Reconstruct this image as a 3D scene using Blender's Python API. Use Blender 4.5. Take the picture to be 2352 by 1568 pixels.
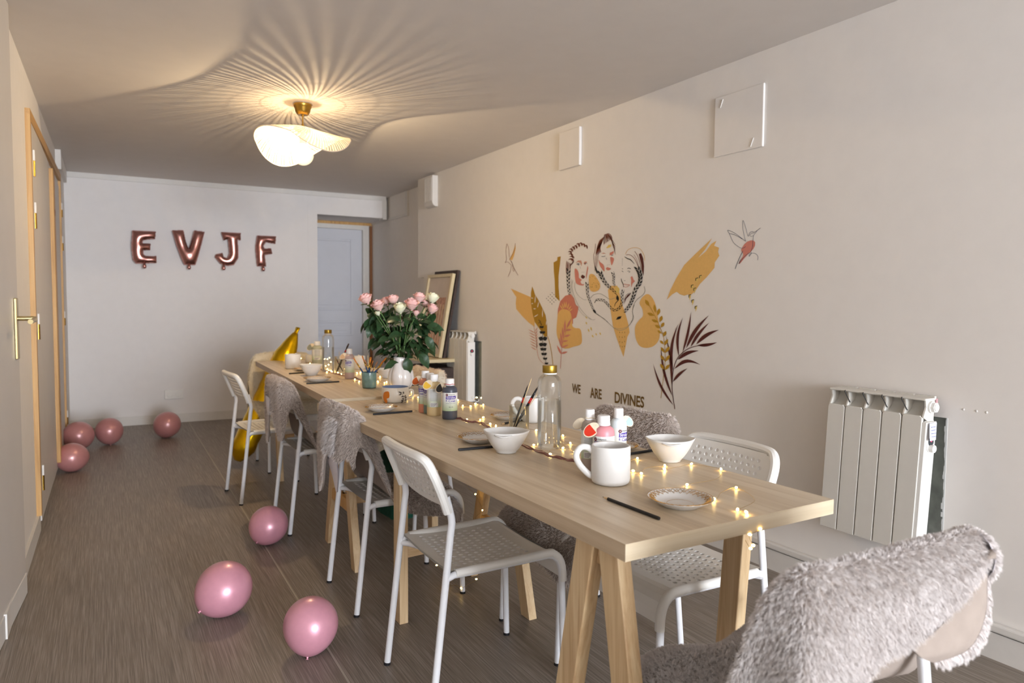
import bpy, bmesh, math, random
import numpy as np
from mathutils import Vector, Matrix
for o in list(bpy.data.objects): bpy.data.objects.remove(o)
S = bpy.context.scene
C = S.collection
random.seed(7); rng = np.random.default_rng(7)
PI = math.pi
# ---------------------------------------------------------------- camera
H = 1.2
FPX = 1622.34
ROLL, PITCH, YAW = math.radians(0.401157), math.radians(3.129473), math.radians(-29.995519)
def _basis():
    fw = np.array([0, math.cos(PITCH), -math.sin(PITCH)]); r = np.array([1., 0, 0]); u = np.cross(r, fw)
    c, s = math.cos(ROLL), math.sin(ROLL)
    r, u = c*r+s*u, -s*r+c*u
    c, s = math.cos(YAW), math.sin(YAW)
    M = np.array([[c, -s, 0], [s, c, 0], [0, 0, 1]])
    return M@r, M@u, M@fw
CR, CU, CF = _basis()
CP = np.array([0, 0, H])
def ray(x, y): return (x-1176)*CR-(y-784)*CU+FPX*CF
def onz(x, y, z): q = ray(x, y); return CP+q*((z-H)/q[2])
def onx(x, y, X): q = ray(x, y); return CP+q*(X/q[0])
def ony(x, y, Y): q = ray(x, y); return CP+q*(Y/q[1])
def atd(x, y, d): return CP+ray(x, y)*(d/FPX)
def depth(P): return float((np.array(P)-CP)@CF)
def pxm(P): return FPX/depth(P)
cd = bpy.data.cameras.new('camera'); cam = bpy.data.objects.new('camera', cd); C.objects.link(cam)
cd.sensor_width = 36; cd.lens = FPX/2352*36; cd.clip_start = .05
cam.matrix_world = Matrix(((CR[0], CU[0], -CF[0], 0), (CR[1], CU[1], -CF[1], 0), (CR[2], CU[2], -CF[2], H), (0, 0, 0, 1)))
cd.dof.use_dof = True; cd.dof.focus_distance = 2.25; cd.dof.aperture_fstop = 4.0
S.camera = cam
# ---------------------------------------------------------------- light, exposure
S.view_settings.view_transform = 'Standard'; S.view_settings.look = 'None'
S.view_settings.gamma = 1; S.view_settings.use_curve_mapping = False
S.view_settings.exposure = 0.08
W = bpy.data.worlds.new('world'); S.world = W; W.use_nodes = True
W.node_tree.nodes['Background'].inputs[0].default_value = (.78, .88, 1, 1)
W.node_tree.nodes['Background'].inputs[1].default_value = 1.0
def area_light(name, loc, rot, sx, sy, power, col):
    l = bpy.data.lights.new(name, 'AREA'); l.shape = 'RECTANGLE'; l.size = sx; l.size_y = sy; l.energy = power; l.color = col
    o = bpy.data.objects.new(name, l); C.objects.link(o); o.location = loc; o.rotation_euler = rot; return o
# daylight entering through the glazed shop window in the wall behind the camera
area_light('window_daylight', (1.15, -6.93, 1.35), (math.radians(90), 0, 0), 2.6, 1.9, 760, (.84, .90, 1.0))
LAMP_POWER = 58
# ---------------------------------------------------------------- materials
MATS = {}
def srgb(h):
    if isinstance(h, str): h = h.lstrip('#'); v = [int(h[i:i+2], 16)/255 for i in (0, 2, 4)]
    else: v = [c/255 for c in h]
    return tuple(c/12.92 if c <= .04045 else ((c+.055)/1.055)**2.4 for c in v)
def mat(name, col, rough=.5, metal=0, var=0.04, scale=30., bump=0., stretch=None, spec=.5, trans=0, sss=0, coat=0, emit=None, emit_s=0, alpha=1, ior=1.45):
    m = bpy.data.materials.new(name); m.use_nodes = True; nt = m.node_tree; N = nt.nodes; b = N['Principled BSDF']
    c = srgb(col)
    tc = N.new('ShaderNodeTexCoord'); mp = N.new('ShaderNodeMapping'); nz = N.new('ShaderNodeTexNoise'); cr = N.new('ShaderNodeValToRGB')
    nt.links.new(tc.outputs['Object'], mp.inputs[0]); nt.links.new(mp.outputs[0], nz.inputs[0]); nt.links.new(nz.outputs[0], cr.inputs[0])
    nz.inputs['Scale'].default_value = scale; nz.inputs['Detail'].default_value = 4
    if stretch: mp.inputs['Scale'].default_value = stretch
    cr.color_ramp.elements[0].position = .3; cr.color_ramp.elements[1].position = .7
    cr.color_ramp.elements[0].color = tuple(x*(1-var) for x in c)+(1,); cr.color_ramp.elements[1].color = tuple(min(1, x*(1+var)) for x in c)+(1,)
    nt.links.new(cr.outputs[0], b.inputs['Base Color'])
    b.inputs['Roughness'].default_value = rough; b.inputs['Metallic'].default_value = metal
    b.inputs['Specular IOR Level'].default_value = spec; b.inputs['Transmission Weight'].default_value = trans
    b.inputs['Coat Weight'].default_value = coat; b.inputs['IOR'].default_value = ior; b.inputs['Alpha'].default_value = alpha
    if sss: b.inputs['Subsurface Weight'].default_value = sss; b.inputs['Subsurface Scale'].default_value = .02
    if emit: b.inputs['Emission Color'].default_value = srgb(emit)+(1,); b.inputs['Emission Strength'].default_value = emit_s
    if bump:
        bp = N.new('ShaderNodeBump'); bp.inputs['Strength'].default_value = bump; bp.inputs['Distance'].default_value = .002
        nt.links.new(nz.outputs[0], bp.inputs['Height']); nt.links.new(bp.outputs[0], b.inputs['Normal'])
    MATS[name] = m; return m
def wood(name, c1, c2, c3, axis=1, rough=.5, plank=None, fine=1., ring=.45):
    """grain runs along the given object axis; plank = width of printed strips"""
    m = bpy.data.materials.new(name); m.use_nodes = True; nt = m.node_tree; N = nt.nodes; b = N['Principled BSDF']; L = nt.links.new
    tc = N.new('ShaderNodeTexCoord'); mp = N.new('ShaderNodeMapping'); L(tc.outputs['Object'], mp.inputs[0])
    sc = [22*fine, 22*fine, 22*fine]; sc[axis] = 1.1; mp.inputs['Scale'].default_value = sc
    nz = N.new('ShaderNodeTexNoise'); nz.inputs['Scale'].default_value = 1.6; nz.inputs['Detail'].default_value = 5; nz.inputs['Distortion'].default_value = ring
    L(mp.outputs[0], nz.inputs[0])
    mp2 = N.new('ShaderNodeMapping'); L(tc.outputs['Object'], mp2.inputs[0])
    sc = [260, 260, 260]; sc[axis] = 4; mp2.inputs['Scale'].default_value = sc
    n2 = N.new('ShaderNodeTexNoise'); n2.inputs['Scale'].default_value = 1; n2.inputs['Detail'].default_value = 2; L(mp2.outputs[0], n2.inputs[0])
    add = N.new('ShaderNodeMath'); add.operation = 'MULTIPLY_ADD'; L(n2.outputs[0], add.inputs[0]); add.inputs[1].default_value = .3; L(nz.outputs[0], add.inputs[2])
    last = add
    if plank:
        sp = N.new('ShaderNodeSeparateXYZ'); L(tc.outputs['Object'], sp.inputs[0])
        dv = N.new('ShaderNodeMath'); dv.operation = 'DIVIDE'; L(sp.outputs[0], dv.inputs[0]); dv.inputs[1].default_value = plank
        fl = N.new('ShaderNodeMath'); fl.operation = 'FLOOR'; L(dv.outputs[0], fl.inputs[0])
        wn = N.new('ShaderNodeTexWhiteNoise'); wn.noise_dimensions = '1D'; L(fl.outputs[0], wn.inputs['W'])
        ad = N.new('ShaderNodeMath'); ad.operation = 'MULTIPLY_ADD'; L(wn.outputs['Value'], ad.inputs[0]); ad.inputs[1].default_value = .26; L(add.outputs[0], ad.inputs[2])
        last = ad
    cr = N.new('ShaderNodeValToRGB'); e = cr.color_ramp.elements
    e[0].position = .42; e[0].color = srgb(c1)+(1,); e[1].position = .95; e[1].color = srgb(c3)+(1,)
    k = e.new(.68); k.color = srgb(c2)+(1,)
    L(last.outputs[0], cr.inputs[0]); L(cr.outputs[0], b.inputs['Base Color'])
    b.inputs['Roughness'].default_value = rough
    bp = N.new('ShaderNodeBump'); bp.inputs['Strength'].default_value = .06; bp.inputs['Distance'].default_value = .001; L(n2.outputs[0], bp.inputs['Height']); L(bp.outputs[0], b.inputs['Normal'])
    MATS[name] = m; return m
def glass(name, col, rough=.02, trans=.82):
    """thin clear glass: lets light through straight, keeps sharp reflections"""
    m = bpy.data.materials.new(name); m.use_nodes = True; nt = m.node_tree; N = nt.nodes; L = nt.links.new
    for n in list(N):
        if n.type != 'OUTPUT_MATERIAL': N.remove(n)
    tr = N.new('ShaderNodeBsdfTransparent'); tr.inputs[0].default_value = srgb(col)+(1,)
    gl = N.new('ShaderNodeBsdfGlossy'); gl.inputs['Roughness'].default_value = rough; gl.inputs[0].default_value = (1, 1, 1, 1)
    fr = N.new('ShaderNodeLayerWeight'); fr.inputs['Blend'].default_value = .28
    nz = N.new('ShaderNodeTexNoise'); nz.inputs['Scale'].default_value = 6
    ml = N.new('ShaderNodeMath'); ml.operation = 'MULTIPLY_ADD'; L(fr.outputs['Fresnel'], ml.inputs[0]); ml.inputs[1].default_value = .62; ml.inputs[2].default_value = .03
    mx = N.new('ShaderNodeMixShader'); L(ml.outputs[0], mx.inputs[0]); L(tr.outputs[0], mx.inputs[1]); L(gl.outputs[0], mx.inputs[2])
    L(mx.outputs[0], N['Material Output'].inputs[0]); MATS[name] = m; return m
mat('wall_white', '#e6e1db', .85, var=.012, scale=14, bump=.12)
mat('wall_back_white', '#e5e1de', .85, var=.012, scale=14, bump=.12)
mat('ceiling_white', '#ddd7d1', .9, var=.015, scale=9, bump=.05)
mat('trim_white', '#d8d4ce', .5, var=.02, scale=20)
mat('door_white', '#cfc9c2', .45, var=.02, scale=6)
mat('door_grey', '#cfd0d6', .5, var=.02, scale=6)
mat('white_metal', '#e6e6e8', .28, var=.01, scale=8)
mat('white_plastic', '#e6e3dd', .38, var=.01, scale=8)
mat('black_rubber', '#16161a', .6)
mat('brass', '#b08a3c', .28, metal=1, var=.08, scale=60)
mat('brass_lever', '#c9b787', .3, metal=.9, var=.05, scale=60)
mat('gold_cap', '#a8893a', .3, metal=1, var=.1, scale=40, stretch=(1, 1, .1))
mat('chrome', '#c9c9cc', .2, metal=1)
mat('ceramic', '#dedbd6', .42, var=.008, scale=12)
mat('porcelain', '#e2dfda', .18, var=.008, scale=12)
mat('gold_line', '#b78a45', .3, metal=.7)
mat('pencil_black', '#17181c', .4)
mat('pencil_wood', '#d9b98c', .6)
mat('bare_wood_tip', '#cfae80', .7)
wood('oak_laminate', '#b09a7e', '#c7b294', '#d8c7ad', axis=1, rough=.36, plank=.155, fine=1.2)
wood('oak_edge', '#ab9478', '#bda78a', '#cdbba0', axis=1, rough=.45, fine=1.4)
wood('oak_edge_end', '#c0ad8e', '#cbba9d', '#d5c6ac', axis=0, rough=.5, fine=1.4)
wood('pine', '#bb9870', '#d1b48a', '#dcc49d', axis=2, rough=.55, ring=1.6)
wood('pine_rail', '#bf9a6c', '#d3b388', '#dcc39b', axis=0, rough=.55, ring=1.6)
wood('pine_frame', '#a97d42', '#c69a5c', '#d1a96d', axis=2, rough=.5, ring=.8)
# ---------------------------------------------------------------- mesh helpers
def link(name, me, m=None, parent=None, smooth=False):
    o = bpy.data.objects.new(name, me); C.objects.link(o)
    if m is not None and not me.materials:
        for k in (m if isinstance(m, (list, tuple)) else [m]): me.materials.append(MATS[k] if isinstance(k, str) else k)
    if parent: o.parent = parent
    if smooth:
        me.polygons.foreach_set('use_smooth', [True]*len(me.polygons))
    return o
def mesh(name, V, F, m=None, parent=None, smooth=False, mi=None):
    me = bpy.data.meshes.new(name); me.from_pydata([tuple(map(float, v)) for v in V], [], [tuple(f) for f in F]); me.validate()
    o = link(name, me, m, parent, smooth)
    if mi is not None: me.polygons.foreach_set('material_index', mi)
    return o
class MB:
    def __init__(s): s.V = []; s.F = []; s.M = []; s.k = 0
    def add(s, V, F):
        n = len(s.V); s.V += [tuple(map(float, v)) for v in V]; s.F += [tuple(i+n for i in f) for f in F]; s.M += [s.k]*len(F); return s
    def box(s, a, b):
        x0, y0, z0 = a; x1, y1, z1 = b
        return s.add([(x0, y0, z0), (x1, y0, z0), (x1, y1, z0), (x0, y1, z0), (x0, y0, z1), (x1, y0, z1), (x1, y1, z1), (x0, y1, z1)],
                     [(0, 3, 2, 1), (4, 5, 6, 7), (0, 1, 5, 4), (1, 2, 6, 5), (2, 3, 7, 6), (3, 0, 4, 7)])
    def bar(s, p0, p1, w, d, side=(1, 0, 0)):
        p0, p1 = np.array(p0, float), np.array(p1, float); t = p1-p0; t /= np.linalg.norm(t)
        a = np.array(side, float); a -= t*(a@t); a /= np.linalg.norm(a); b = np.cross(t, a)
        V = [p+a*(w/2*i)+b*(d/2*j) for p in (p0, p1) for i, j in ((-1, -1), (1, -1), (1, 1), (-1, 1))]
        return s.add(V, [(3, 2, 1, 0), (4, 5, 6, 7), (0, 1, 5, 4), (1, 2, 6, 5), (2, 3, 7, 6), (3, 0, 4, 7)])
    def tube(s, P, r, n=10, cap=True, flat=1.0):
        P = [np.array(p, float) for p in P]; k = len(P); R = [r]*k if np.isscalar(r) else list(r)
        T = [P[min(i+1, k-1)]-P[max(i-1, 0)] for i in range(k)]; T = [t/np.linalg.norm(t) for t in T]
        a = np.cross(T[0], [0, 0, 1.]);
        if np.linalg.norm(a) < .1: a = np.cross(T[0], [0, 1., 0])
        a /= np.linalg.norm(a); V = []
        for i in range(k):
            a = a-T[i]*(a@T[i]); a /= np.linalg.norm(a); b = np.cross(T[i], a)
            for j in range(n):
                t = 2*PI*j/n; V.append(P[i]+R[i]*(a*math.cos(t)+b*math.sin(t)*flat))
        F = [(i*n+j, i*n+(j+1) % n, (i+1)*n+(j+1) % n, (i+1)*n+j) for i in range(k-1) for j in range(n)]
        if cap: F += [tuple(range(n-1, -1, -1)), tuple((k-1)*n+j for j in range(n))]
        return s.add(V, F)
    def lathe(s, prof, n=32, c=(0, 0, 0), sx=1, sy=1):
        V = []; F = []; k = len(prof)
        for r, z in prof:
            for j in range(n): t = 2*PI*j/n; V.append((c[0]+r*math.cos(t)*sx, c[1]+r*math.sin(t)*sy, c[2]+z))
        for i in range(k-1):
            for j in range(n): F.append((i*n+j, i*n+(j+1) % n, (i+1)*n+(j+1) % n, (i+1)*n+j))
        if prof[0][0] > 1e-4 and False: F.append(tuple(range(n)))
        return s.add(V, F)
    def poly(s, P): return s.add(P, [tuple(range(len(P)))])
    def grid(s, G):
        a, b = len(G), len(G[0]); V = [p for row in G for p in row]
        return s.add(V, [(i*b+j, i*b+j+1, (i+1)*b+j+1, (i+1)*b+j) for i in range(a-1) for j in range(b-1)])
    def sphere(s, c, r, n=12, k=8, sc=(1, 1, 1)):
        V = []; F = []
        for i in range(k+1):
            ph = PI*i/k
            for j in range(n): t = 2*PI*j/n; V.append((c[0]+r*sc[0]*math.sin(ph)*math.cos(t), c[1]+r*sc[1]*math.sin(ph)*math.sin(t), c[2]+r*sc[2]*math.cos(ph)))
        for i in range(k):
            for j in range(n): F.append((i*n+j, (i+1)*n+j, (i+1)*n+(j+1) % n, i*n+(j+1) % n))
        return s.add(V, F)
    def build(s, name, m=None, parent=None, smooth=False, angle=None, bevel=0):
        o = mesh(name, s.V, s.F, m, parent, smooth or angle is not None, s.M if max(s.M, default=0) else None)
        if angle is not None:
            try: o.data.set_sharp_from_angle(angle=math.radians(angle))
            except Exception: pass
        if bevel:
            md = o.modifiers.new('bevel', 'BEVEL'); md.width = bevel; md.segments = 2; md.limit_method = 'ANGLE'
        return o
def thing(name, label, cat, loc=(0, 0, 0), rz=0, group=None):
    o = bpy.data.objects.new(name, None); C.objects.link(o); o.empty_display_size = .05
    o.location = tuple(map(float, loc)); o.rotation_euler = (0, 0, rz); o['label'] = label; o['category'] = cat
    if group: o['group'] = group
    return o
def tag(o, label, cat, group=None):
    o['label'] = label; o['category'] = cat
    if group: o['group'] = group
    return o
def struct(o, label=None):
    o['kind'] = 'structure'
    if label: o['label'] = label
    return o
def copy_tree(o, parent=None):
    c = o.copy(); C.objects.link(c); c.parent = parent
    for ch in list(o.children): copy_tree(ch, c)
    return c
def spline(P, n=8, closed=False):
    P = [np.array(p, float) for p in P]; k = len(P); out = []
    rg = range(k) if closed else range(k-1)
    for i in rg:
        if closed: a, b, c, d = P[(i-1) % k], P[i], P[(i+1) % k], P[(i+2) % k]
        else: a, b, c, d = P[max(i-1, 0)], P[i], P[i+1], P[min(i+2, k-1)]
        for j in range(n):
            t = j/n; out.append(.5*(2*b+(c-a)*t+(2*a-5*b+4*c-d)*t*t+(3*b-a-3*c+d)*t**3))
    if not closed: out.append(P[-1])
    return out
# ================================================================ the room
XR = 2.616; XR2 = 2.775; YF = -7.0; YB = 7.60
def xl(Y): return -.33+(Y-3.4)*(.035/4.25)       # left wall line
def zc(Y): return 2.343+.003*Y
def floor_mat():
    m = bpy.data.materials.new('vinyl_floor'); m.use_nodes = True; nt = m.node_tree; N = nt.nodes; b = N['Principled BSDF']; L = nt.links.new
    tc = N.new('ShaderNodeTexCoord'); mp = N.new('ShaderNodeMapping'); mp.inputs['Scale'].default_value = (210, 3, 1); L(tc.outputs['Object'], mp.inputs[0])
    n1 = N.new('ShaderNodeTexNoise'); n1.inputs['Scale'].default_value = 1; n1.inputs['Detail'].default_value = 3; n1.inputs['Roughness'].default_value = .6; L(mp.outputs[0], n1.inputs[0])
    mp2 = N.new('ShaderNodeMapping'); mp2.inputs['Scale'].default_value = (520, 9, 1); L(tc.outputs['Object'], mp2.inputs[0])
    n2 = N.new('ShaderNodeTexNoise'); n2.inputs['Scale'].default_value = 1; n2.inputs['Detail'].default_value = 2; L(mp2.outputs[0], n2.inputs[0])
    n3 = N.new('ShaderNodeTexNoise'); n3.inputs['Scale'].default_value = 2.5; L(tc.outputs['Object'], n3.inputs[0])
    a = N.new('ShaderNodeMath'); a.operation = 'MULTIPLY_ADD'; L(n2.outputs[0], a.inputs[0]); a.inputs[1].default_value = .55; L(n1.outputs[0], a.inputs[2])
    a2 = N.new('ShaderNodeMath'); a2.operation = 'MULTIPLY_ADD'; L(n3.outputs[0], a2.inputs[0]); a2.inputs[1].default_value = .12; L(a.outputs[0], a2.inputs[2])
    cr = N.new('ShaderNodeValToRGB'); e = cr.color_ramp.elements
    e[0].position = .52; e[0].color = srgb('#645b52')+(1,); e[1].position = 1.12; e[1].color = srgb('#978c82')+(1,)
    k = e.new(.80); k.color = srgb('#7c7268')+(1,)
    e[2].position = 1.0
    L(a2.outputs[0], cr.inputs[0]); L(cr.outputs[0], b.inputs['Base Color']); b.inputs['Roughness'].default_value = .42; b.inputs['Specular IOR Level'].default_value = .35
    bp = N.new('ShaderNodeBump'); bp.inputs['Strength'].default_value = .12; bp.inputs['Distance'].default_value = .001; L(a.outputs[0], bp.inputs['Height']); L(bp.outputs[0], b.inputs['Normal'])
    MATS['vinyl_floor'] = m
floor_mat()
mat('seam_light', '#aba297', .6)
mat('hole_dark', '#a0a7a1', .9, var=.2, scale=20)
mat('plaster_edge', '#c9cbc8', .9)
fl = struct(MB().box((-.75, YF-.1, -.06), (3.0, 8.5, 0)).build('floor', 'vinyl_floor'))
for (p, q) in (((436, 973), (757, 1495)),):
    a = onz(*p, 0); b = onz(*q, 0); d = (b-a)/np.linalg.norm(b-a); a = a-d*.3; b = b+d*2.0
    MB().bar((a[0], a[1], .0004), (b[0], b[1], .0004), .007, .0012, side=(1, 0, 0)).build('floor_seam', 'seam_light', fl)
# ceiling follows a slight slope
cm = MB(); P = [(-.75, YF-.1), (3.0, YF-.1), (3.0, 8.5), (-.75, 8.5)]
cm.add([(x, y, zc(y)) for x, y in P]+[(x, y, zc(y)+.1) for x, y in P], [(0, 1, 2, 3), (7, 6, 5, 4), (0, 4, 5, 1), (1, 5, 6, 2), (2, 6, 7, 3), (3, 7, 4, 0)])
struct(cm.build('ceiling', 'ceiling_white'))
# right wall: plasterboard lining with two cut-outs behind the radiators, and the bare wall beyond it
HOLES = [(1.40, 1.80, .352, .797), (5.02, 5.45, .42, .89)]
mb = MB(); y = YF
for (y0, y1, z0, z1) in HOLES:
    mb.box((XR, y, 0), (XR+.15, y0, 2.45)); mb.box((XR, y0, 0), (XR+.15, y1, z0)); mb.box((XR, y0, z1), (XR+.15, y1, 2.45)); y = y1
mb.box((XR, y, 0), (XR+.15, 6.2, 2.45)); mb.box((XR, 6.2, 1.433), (XR+.15, 6.345, 2.45))
wr = struct(mb.build('wall_right', 'wall_white'))
hb = MB()
for (y0, y1, z0, z1) in HOLES: hb.box((XR+.014, y0-.02, z0-.02), (XR+.03, y1+.02, z1+.02))
hb.build('cutout_backing', 'hole_dark', wr)
# ragged edge of the near cut-out
re = MB(); zz = .352
while zz < .797:
    hgt = random.uniform(.008, .03); w = random.uniform(.001, .009); re.box((XR-.0015, 1.40-.003, zz), (XR+.012, 1.40+w, min(zz+hgt, .797))); zz += hgt
re.build('ragged_edge', 'plaster_edge', wr)
for (px, py) in ((2213, 940), (2243, 944), (2266, 947)):
    p = onx(px, py, XR); MB().sphere(p, .0045, 8, 5, (.5, 1, 1)).build('filler_spot', 'trim_white', wr, True)
struct(MB().box((XR2, 6.1, 0), (XR2+.1, 8.5, 2.45)).build('wall_right_recess', 'wall_white'))
# back wall with the opening to the door niche
XO = 1.985; ZO = 2.128; YD = 8.19
yb = lambda X: 7.66-.03*X*1.0
bw = MB()
def slab(x0, x1, z0, z1, t=.12):
    ya, yb_ = yb(x0), yb(x1)
    bw.add([(x0, ya, z0), (x1, yb_, z0), (x1, yb_+t, z0), (x0, ya+t, z0), (x0, ya, z1), (x1, yb_, z1), (x1, yb_+t, z1), (x0, ya+t, z1)],
           [(0, 3, 2, 1), (4, 5, 6, 7), (0, 1, 5, 4), (1, 2, 6, 5), (2, 3, 7, 6), (3, 0, 4, 7)])
slab(-.6, XO, 0, 2.45); slab(XO, 2.72, ZO, 2.45)
bw.box((XO-.1, yb(XO), 0), (XO, YD+.2, 2.45))          # left reveal
bw.box((XO, yb(XO)+.1, ZO), (XR2, YD+.2, 2.45))       # soffit
struct(bw.build('wall_back', 'wall_back_white'))
# left wall
lw = MB(); lw.add([(xl(YF), YF, 0), (xl(8), 8, 0), (xl(8)-.1, 8, 0), (xl(YF)-.1, YF, 0), (xl(YF), YF, 2.45), (xl(8), 8, 2.45), (xl(8)-.1, 8, 2.45), (xl(YF)-.1, YF, 2.45)],
                  [(0, 3, 2, 1), (4, 5, 6, 7), (0, 1, 5, 4), (1, 2, 6, 5), (2, 3, 7, 6), (3, 0, 4, 7)])
struct(lw.build('wall_left', 'wall_white'))
# wall behind the camera with a tall glazed window
fw_ = MB(); a, b, c, d = -.15, 2.45, .40, 2.28
fw_.box((-.6, YF-.2, 0), (a, YF, 2.45)); fw_.box((b, YF-.2, 0), (2.8, YF, 2.45)); fw_.box((a, YF-.2, 0), (b, YF, c)); fw_.box((a, YF-.2, d), (b, YF, 2.45))
struct(fw_.build('wall_front', 'wall_white'))
glass('window_glass', '#ffffff')
wn = struct(MB().box((a, YF-.12, c), (b, YF-.11, d)).build('window_1', 'window_glass'))
fr = MB()
for (x0, x1, z0, z1) in ((a, a+.06, c, d), (b-.06, b, c, d), (a, b, c, c+.06), (a, b, d-.06, d), ((a+b)/2-.03, (a+b)/2+.03, c, d)): fr.box((x0, YF-.15, z0), (x1, YF-.08, z1))
fr.build('window_frame', 'trim_white', wn)
# baseboards
bb = MB(); bb.box((XR-.020, YF, 0), (XR, 6.2, .092)); 
b_ = struct(bb.build('baseboard_right', 'trim_white'))
MB().box((XR-.028, YF, .096), (XR, 6.2, .125)).build('top_strip', 'trim_white', b_, bevel=.006)
MB().box((XR-.010, YF, .090), (XR, 6.2, .098)).build('shadow_gap', 'hole_dark', b_)
bk = MB(); bk.add([(xl(7.66), yb(-.3)-.012, 0), (XO, yb(XO)-.012, 0), (XO, yb(XO), 0), (xl(7.66), yb(-.3), 0), (xl(7.66), yb(-.3)-.012, .085), (XO, yb(XO)-.012, .085), (XO, yb(XO), .085), (xl(7.66), yb(-.3), .085)],
                  [(0, 3, 2, 1), (4, 5, 6, 7), (0, 1, 5, 4), (1, 2, 6, 5), (2, 3, 7, 6), (3, 0, 4, 7)])
struct(bk.build('baseboard_back', 'trim_white'))
lb = MB(); lb.bar((xl(3.0)+.006, 3.0, .045), (xl(4.36)+.006, 4.36, .045), .014, .09, side=(1, 0, 0)); struct(lb.build('baseboard_left', 'trim_white'))
# cornice board along the top of the back wall, wrapping the end of the lintel
t1 = MB(); y1 = yb(-.3)-.015; y2 = yb(2.74)-.015
def qbox(m, x0, x1, ya, yb2, z0a, z0b, z1a, z1b, t):
    m.add([(x0, ya, z0a), (x1, yb2, z0b), (x1, yb2+t, z0b), (x0, ya+t, z0a), (x0, ya, z1a), (x1, yb2, z1b), (x1, yb2+t, z1b), (x0, ya+t, z1a)],
          [(0, 3, 2, 1), (4, 5, 6, 7), (0, 1, 5, 4), (1, 2, 6, 5), (2, 3, 7, 6), (3, 0, 4, 7)])
qbox(t1, xl(7.66), 2.74, y1, y2, 2.318, 2.318, zc(7.6), zc(7.6), .02)
tr1 = struct(t1.build('trim_1', 'trim_white'))
MB().box((2.70, yb(2.7)-.016, ZO-.015), (2.745, yb(2.7)+.10, 2.33)).build('end_board', 'trim_white', tr1)
# cable trunking on the recess wall and the left corner
t2 = struct(MB().box((XR2-.02, 6.98, 2.10), (XR2, 7.03, 2.36)).build('trim_2', 'trim_white'))
MB().box((XR2-.012, 7.03, 2.105), (XR2, 8.2, 2.13)).build('trunking', 'trim_white', t2)
t3 = struct(MB().box((xl(7.0)-.01, 6.55, 2.21), (xl(7)+.035, 6.6, 2.36)).build('trim_3', 'trim_white'))
MB().box((xl(7.2)-.01, 6.6, 2.26), (xl(7.2)+.03, 7.62, 2.36)).build('trunking', 'wall_white', t3)
# door in the niche
d2 = struct(MB().box((XO-.05, YD, 0), (2.70, YD+.04, 2.05)).build('door_1', 'door_grey'))
def frame_panel(par, x0, x1, z0, z1, y, m='door_grey', t=.028):
    f = MB()
    for (a0, a1, b0, b1) in ((x0, x0+t, z0, z1), (x1-t, x1, z0, z1), (x0+t, x1-t, z0, z0+t), (x0+t, x1-t, z1-t, z1)): f.box((a0, y-.012, b0), (a1, y+.001, b1))
    f.build('panel_moulding', m, par, bevel=.004)
    MB().box((x0+.06, y-.006, z0+.06), (x1-.06, y+.001, z1-.06)).build('raised_panel', m, par, bevel=.004)
frame_panel(d2, 1.72, 2.55, 1.10, 1.93, YD); frame_panel(d2, 1.72, 2.55, .80, .98, YD); frame_panel(d2, 1.72, 2.55, .20, .68, YD)
jf = MB(); jf.box((2.66, YD-.05, 0), (2.735, YD+.03, 2.045)); jf.box((XO-.05, YD-.05, 2.045), (2.735, YD+.03, 2.095)); jf.build('door_frame', 'trim_white', d2)
mat('brown_strip', '#8a5a34', .6)
js = MB(); js.box((2.74, YD-.055, 0), (2.772, YD-.02, 2.09)); js.build('brown_edge_strip', 'brown_strip', d2)
MB().box((XO-.05, YD-.055, 2.095), (2.772, YD-.02, 2.127)).build('pine_lintel_strip', 'pine_frame', d2)
# ---- left side: cupboard doors in a pine frame
def onl(Y, z, off=0): return (xl(Y)+off, Y, z)
dA = struct(MB().bar((xl(4.93)+.004, 4.36, 1.08), (xl(4.93)+.008, 5.72, 1.08), .02, 2.06).build('door_2', 'door_white'))
for z in (1.88, 1.61, 1.03, .225):
    hg = MB(); hg.tube([(xl(4.46)+.018, 4.47, z-.04), (xl(4.46)+.018, 4.47, z+.04)], .009, 10); h_ = hg.build('hinge', 'brass', dA, angle=40)
    MB().tube([(xl(4.46)+.018, 4.47, z+.041), (xl(4.46)+.018, 4.47, z+.095)], .0085, 10).build('hinge_cap', 'white_plastic', h_, angle=40)
pb = MB(); pb.box((xl(5.78)+.006, 5.66, .09), (xl(5.78)+.034, 5.83, 2.075)); pb.build('pine_strip', 'pine_frame', dA, bevel=.004)
MB().sphere((xl(5.78)+.034, 5.745, 1.79), .016, 10, 6, (.2, 1, 1.6)).build('knot', 'brown_strip', dA, True)
MB().sphere((xl(5.78)+.034, 5.745, .42), .011, 10, 6, (.2, 1, 1.6)).build('knot', 'brown_strip', dA, True)
dB = struct(MB().bar((xl(6.2)-.003, 5.85, 1.08), (xl(6.2)+.002, 6.80, 1.08), .016, 2.06).build('door_3', 'door_white'))
for z in (1.90, 1.63, 1.02, .20, .08):
    hg = MB(); hg.tube([(xl(6.85)+.016, 6.86, z-.03), (xl(6.85)+.016, 6.86, z+.03)], .010, 10); h_ = hg.build('hinge', 'brass', dB, angle=40)
    MB().tube([(xl(6.85)+.016, 6.86, z+.031), (xl(6.85)+.016, 6.86, z+.085)], .0095, 10).build('hinge_cap', 'white_plastic', h_, angle=40)
tf = MB(); tf.bar((xl(4.33)+.008, 4.33, .09), (xl(4.33)+.008, 4.33, 2.13), .028, .05, side=(1, 0, 0))
t4 = struct(tf.build('trim_4', 'pine_frame'))
MB().bar((xl(6.83)+.006, 6.84, 0), (xl(6.83)+.006, 6.84, 2.2), .024, .045, side=(1, 0, 0)).build('pine_jamb', 'pine_frame', t4)
wood('pine_header', '#a97d42', '#c69a5c', '#d1a96d', axis=1, rough=.5, ring=.8)
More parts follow.
